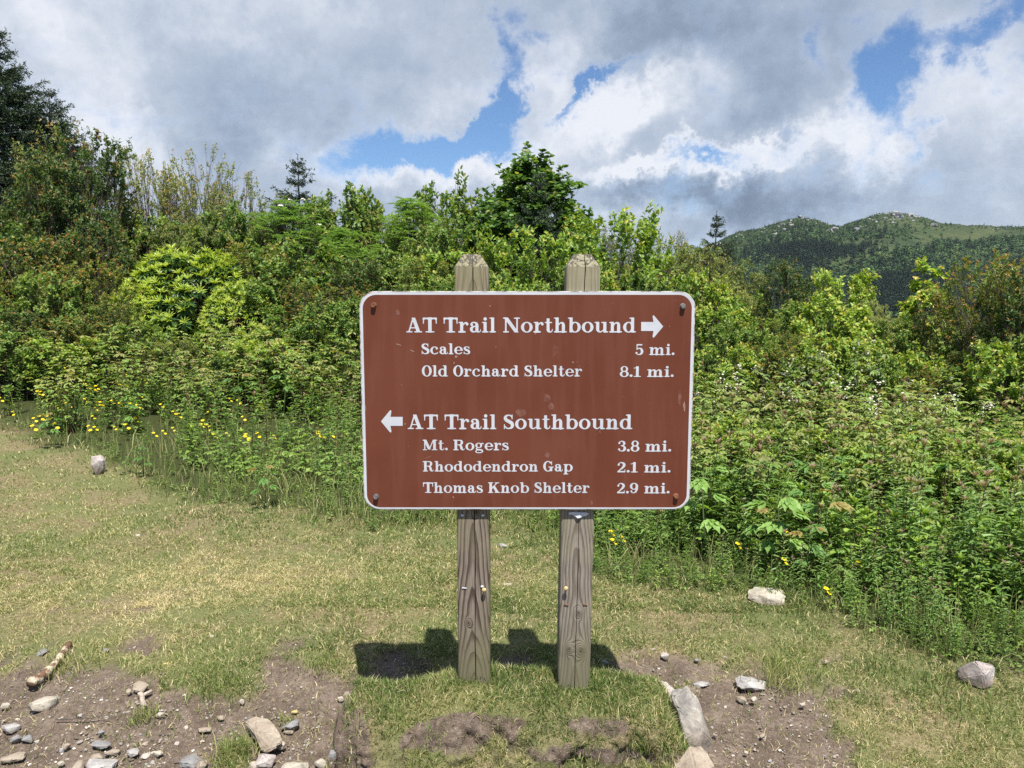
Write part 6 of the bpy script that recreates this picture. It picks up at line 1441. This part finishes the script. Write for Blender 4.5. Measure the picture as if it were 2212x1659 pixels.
    while cnt < 98:
        px, py = r2.normal(210, 180), r2.normal(945, 72)
        if cnt > 84: px, py = r2.uniform(450, 760), r2.uniform(930, 1120)
        if not (-60 < px < 780 and 790 < py < 1110) or py > 1050 + .1 * px: continue
        d = float(np.interp(py, [790, 860, 930, 1000, 1100], [9.6, 8.6, 7.4, 6.4, 5.2])) * r2.uniform(.96, 1.04); x, y = at_d(px, d); H = height_to(px, py, x, y)
        if not .12 < H < .75 or veg_ok(x, d) < .35: continue
        o = put_plant('buttercup', 'buttercup', 'yellow buttercup on a thin stem in the patch left of the sign', 'flower', x, y, H, 1.0, 'buttercups left of the sign', r2.normal(0, .5)); PB(o, r2.uniform(.18, .30), H); cnt += 1
    RB = [(1637, 1038, 4.5, 'pair of buttercups among the broad leaves right of the panel corner'), (1705, 1145, 4.1, 'buttercup low in the dark stems above the flat white rock'), (1600, 1172, 3.95, 'buttercup nearest above the left end of the flat white rock'), (1702, 1206, 3.75, 'bright buttercup pair right above the flat white rock'),
          (1866, 1211, 3.7, 'single large buttercup among the stems right of the flat white rock'), (1797, 1297, 3.5, 'buttercup on the turf edge right of the flat white rock'), (2180, 1238, 3.6, 'buttercup pair at the right edge amid reddish-topped stems'),
          (1322, 1165, 4.3, 'buttercup close to the right post'), (1345, 1180, 4.2, 'lower buttercup close to the right post'), (1326, 1188, 4.15, 'lowest buttercup close to the right post'), (945, 1120, 5.0, 'buttercup seen left of the left post below the panel')]
    for px, py, d, lab in RB:
        x, y = at_d(px, d); H = height_to(px, py, x, y); o = put_plant('buttercup', 'buttercup', lab, 'flower', x, y, max(H, .12), 1.0, 'buttercups right of the sign', 0.2); PB(o, .20, max(H, .12))

# ------------------------------------------------------------------ the mountain
def build_mountain():
    RX = np.array([1000, 1300, 1400, 1480, 1530, 1575, 1640, 1700, 1725, 1760, 1790, 1815, 1850, 1885, 1920, 1960, 2000, 2030, 2090, 2150, 2212, 2300, 2450, 2700, 3200, 3800.])
    RY = np.array([660, 625, 585, 553, 530, 510, 492, 477, 471, 474, 484, 489, 478, 467, 459, 461, 470, 479, 486, 489, 491, 496, 505, 520, 560, 600.])
    AZ = np.radians([sky_angles(px, py)[0] for px, py in zip(RX, RY)]); EL = np.radians([sky_angles(px, py)[1] for px, py in zip(RX, RY)])
    DR = 1000.0
    def hz(az, d):
        el = np.interp(az, AZ, EL); zr = CAM_Z + DR * np.tan(el)
        t = np.clip((d - 330) / (DR - 330), 0, 1); f = .30 * t + .70 * t ** 1.7
        z = -34 + (zr + 34) * f
        back = np.clip((d - DR) / 500, 0, 1); z = z - back * back * 160
        x, y = d * np.sin(az), d * np.cos(az)
        bump = (fbm(x * .012, y * .012, seed=201, octv=5) - .5) * 24 * np.clip(t * 1.6, 0, 1) * np.clip((DR - d) / 120 + .12, .12, 1) + (fbm(x * .05, y * .05, seed=203, octv=3) - .5) * 5
        return np.where(d < 335, -34, z + bump)
    na, nd = 300, 220; az = np.linspace(math.radians(-4), math.radians(62), na); dd = np.concatenate([np.linspace(300, 1040, nd - 30), np.linspace(1050, 1500, 30)])
    Aa, Dd = np.meshgrid(az, dd, indexing='xy'); Aa, Dd = Aa.ravel(), Dd.ravel(); Zz = hz(Aa, Dd)
    V = np.stack([Dd * np.sin(Aa), Dd * np.cos(Aa), Zz], 1); i = (np.arange(nd - 1)[:, None] * na + np.arange(na - 1)[None]).ravel()
    m, T, out = new_mat('mountain_meadow'); co = T.n('ShaderNodeTexCoord').outputs['Object']; n = T.noise(co, .02, 6, .6); n2 = T.noise(co, .12, 4)
    c = ramp(T, n, ((.35, (.022, .037, .015)), (.5, (.037, .053, .020)), (.65, (.062, .075, .030)))); c = T.mix(T.m('MULTIPLY', T.mr(n2, .5, .62), .6), c, (.035, .055, .022)); principled(T, out, c, .9, .1)
    kind(link('mountain', mesh_np('mountain', V, [np.stack([i, i + 1, i + na + 1, i + na], 1)], [m], smooth=True)), 'structure')
    # woods: spruces and broadleaf crowns of many small faces
    rng = np.random.default_rng(61)
    def photo(a, d, z): return project(np.stack([d * np.sin(a), d * np.cos(a), z], -1))
    n = 70000; a = rng.uniform(math.radians(8), math.radians(40), n); d = np.sqrt(rng.uniform(300 ** 2, 1006 ** 2, n)); z = hz(a, d); px, py = photo(a, d, z)
    ridge = np.interp(px, RX, RY); below = py - ridge
    cl = fbm(d * np.sin(a) * .013, d * np.cos(a) * .013, seed=211, octv=5)
    meadow = np.exp(-((px - 1890) / 130) ** 2 - ((py - 528) / 12) ** 2) * 1.3 + np.exp(-((px - 2080) / 190) ** 2 - ((py - 507) / 15) ** 2) * 1.25 + .5 * np.exp(-((px - 1660) / 60) ** 2 - ((py - 505) / 10) ** 2)
    dens = np.clip(sst(4, 80, below) * 1.0 + .85, 0, 1.2) * (1 - np.clip(meadow, 0, .97)) * (.30 + 1.8 * sst(.40, .56, cl))
    k = rng.random(n) < dens * .72; a, d, z, px, py, below, cl = (q[k] for q in (a, d, z, px, py, below, cl)); n = len(a)
    spr = rng.random(n) < np.clip(.12 + .75 * sst(.48, .62, fbm(d * np.sin(a) * .011, d * np.cos(a) * .011, seed=221, octv=3)) * sst(30, 60, below), .05, .85)
    g = [Geo(), Geo()]
    sp, bl = [], []
    for s in range(4):
        q = np.random.default_rng(300 + s); gg = Geo(); kk = 46; u = q.random(kk) ** .8; az_ = q.uniform(0, 6.283, kk); P = np.stack([0 * u, 0 * u, .04 + .92 * u], 1); D = np.stack([np.cos(az_), np.sin(az_), -.45 + .6 * u], 1)
        leaves(gg, P, D, np.repeat(UP[None], kk, 0) + q.normal(0, .2, (kk, 3)), .30 * (1 - u) ** .8 + .05, .16 * (1 - u) + .05, L_KITE, np.clip(q.normal(.45, .15, kk), 0, 1)); sp.append(gg.arrays())
        gg = Geo(); kk = 44; D0 = rnd_dirs(q, kk); D0[:, 2] = np.abs(D0[:, 2]) * .9 + .05; P = D0 * [.5, .5, .8] * q.uniform(.6, 1, (kk, 1)); leaves(gg, P - D0 * .1, rnd_dirs(q, kk) + [0, 0, -.1], D0 + q.normal(0, .3, (kk, 3)), .38, .34, L_OVAL, np.clip(q.normal(.5, .16, kk), 0, 1)); bl.append(gg.arrays())
    def mass(name, idx, protos, hs, matr):
        Vs, F3, T = [], [], []; off = 0; which = rng.integers(0, 4, len(idx))
        for s in range(4):
            ii = idx[which == s]; V0, f3, f4, a3, _ = protos[s]; m_ = len(ii); r = rng.uniform(0, 6.283, m_); c, s_ = np.cos(r)[:, None], np.sin(r)[:, None]; h = hs[ii][:, None]
            X = (V0[None, :, 0] * c - V0[None, :, 1] * s_) * h + (d[ii] * np.sin(a[ii]))[:, None]; Y = (V0[None, :, 0] * s_ + V0[None, :, 1] * c) * h + (d[ii] * np.cos(a[ii]))[:, None]; Z = V0[None, :, 2] * h + z[ii][:, None] - .3
            Vs.append(np.stack([X, Y, Z], -1).reshape(-1, 3)); F3.append((f3[None] + (np.arange(m_) * len(V0))[:, None, None] + off).reshape(-1, 3)); T.append((a3[None, :, 0] + rng.normal(0, .22, m_)[:, None]).ravel()); off += m_ * len(V0)
        T = np.clip(np.concatenate(T), 0, 1); kind(link(name, mesh_np(name, np.concatenate(Vs), [np.concatenate(F3)], [matr], {'tint': T, 'young': 0 * T})), 'stuff')
    hs = np.where(spr, rng.uniform(4.5, 10, n), rng.uniform(1.8, 5.0, n)) * np.clip(.42 + below / 85, .42, 1.05)
    idx = np.arange(n)
    mass('spruce_forest', idx[spr], sp, hs, leaf_mat('forest_spruce', (.012, .026, .018), (.022, .042, .026), (.040, .066, .036), trans=.05, objvar=0, rough=.8, spec=.1, gain=1.5))
    mass('broadleaf_forest', idx[~spr], bl, hs, leaf_mat('forest_broadleaf', (.024, .050, .018), (.046, .085, .028), (.085, .130, .040), trans=.15, objvar=0, rough=.8, spec=.1, gain=1.5))
    # outcrops near the tops
    Vs, Fs, off = [], [], 0; pr = [stone_arrays(950 + q, (1, 1, .7), 0, .7) for q in range(5)]
    n = 2600; a = rng.uniform(math.radians(13), math.radians(38), n); d = rng.uniform(820, 1005, n); z = hz(a, d); px, py = photo(a, d, z); below = py - np.interp(px, RX, RY)
    w = (np.exp(-((px - 1700) / 70) ** 2) * sst(34, 4, below) + np.exp(-((px - 1935) / 80) ** 2) * sst(30, 4, below) * 1.5 + .30 * np.exp(-((px - 2090) / 120) ** 2) * sst(26, 4, below) + .02 * sst(60, 20, below)) * (.2 + 1.6 * sst(.45, .62, fbm(px * .05, py * .12, seed=231, octv=2)))
    k = rng.random(n) < w * .5; a, d, z = a[k], d[k], z[k]
    for q in range(len(a)):
        v, f = pr[q % 5]; s = rng.uniform(1.0, 3.6) * (1 + 1.2 * (rng.random() < .12)); r = rng.uniform(0, 6.28); R = np.array([[math.cos(r), -math.sin(r), 0], [math.sin(r), math.cos(r), 0], [0, 0, 1]])
        Vs.append((v @ R.T) * s + [d[q] * math.sin(a[q]), d[q] * math.cos(a[q]), z[q] + .1 * s]); Fs.append(f + off); off += len(v)
    kind(link('rock_outcrops', mesh_np('rock_outcrops', np.concatenate(Vs), [np.concatenate(Fs)], [plain_noise('outcrop_rock', (.20, .20, .205), (.34, .335, .33), .6, .9, .1)])), 'stuff')

# ------------------------------------------------------------------ build everything
import time as _t
def _run(f, *a):
    t = _t.time(); r = f(*a); print('built %-16s %.1fs' % (f.__name__, _t.time() - t)); return r
_run(build_ground); _run(build_mound); _run(build_sign)
if 'build_vegetation' in globals(): _run(build_vegetation)
if 'build_mountain' in globals(): _run(build_mountain)
_run(build_turf); _run(build_stones); _run(build_pebbles); _run(build_sticks)

def build_haze():
    bm = bmesh.new(); bmesh.ops.create_cube(bm, size=1, matrix=Matrix.Translation((0, 3, 20)) @ Matrix.Diagonal((3080, 3080, 262, 1)))
    me = bpy.data.meshes.new('haze'); bm.to_mesh(me); bm.free()
    m = bpy.data.materials.new('thin_mountain_air'); m.use_nodes = True; m.node_tree.nodes.clear(); T = NT(m.node_tree)
    out = T.n('ShaderNodeOutputMaterial'); v = T.n('ShaderNodeVolumePrincipled'); v.inputs['Color'].default_value = (.78, .86, 1, 1); v.inputs['Density'].default_value = .00006; v.inputs['Anisotropy'].default_value = .2
    T.nt.links.new(v.outputs[0], out.inputs['Volume']); me.materials.append(m); kind(link('haze', me), 'stuff')
_run(build_haze)
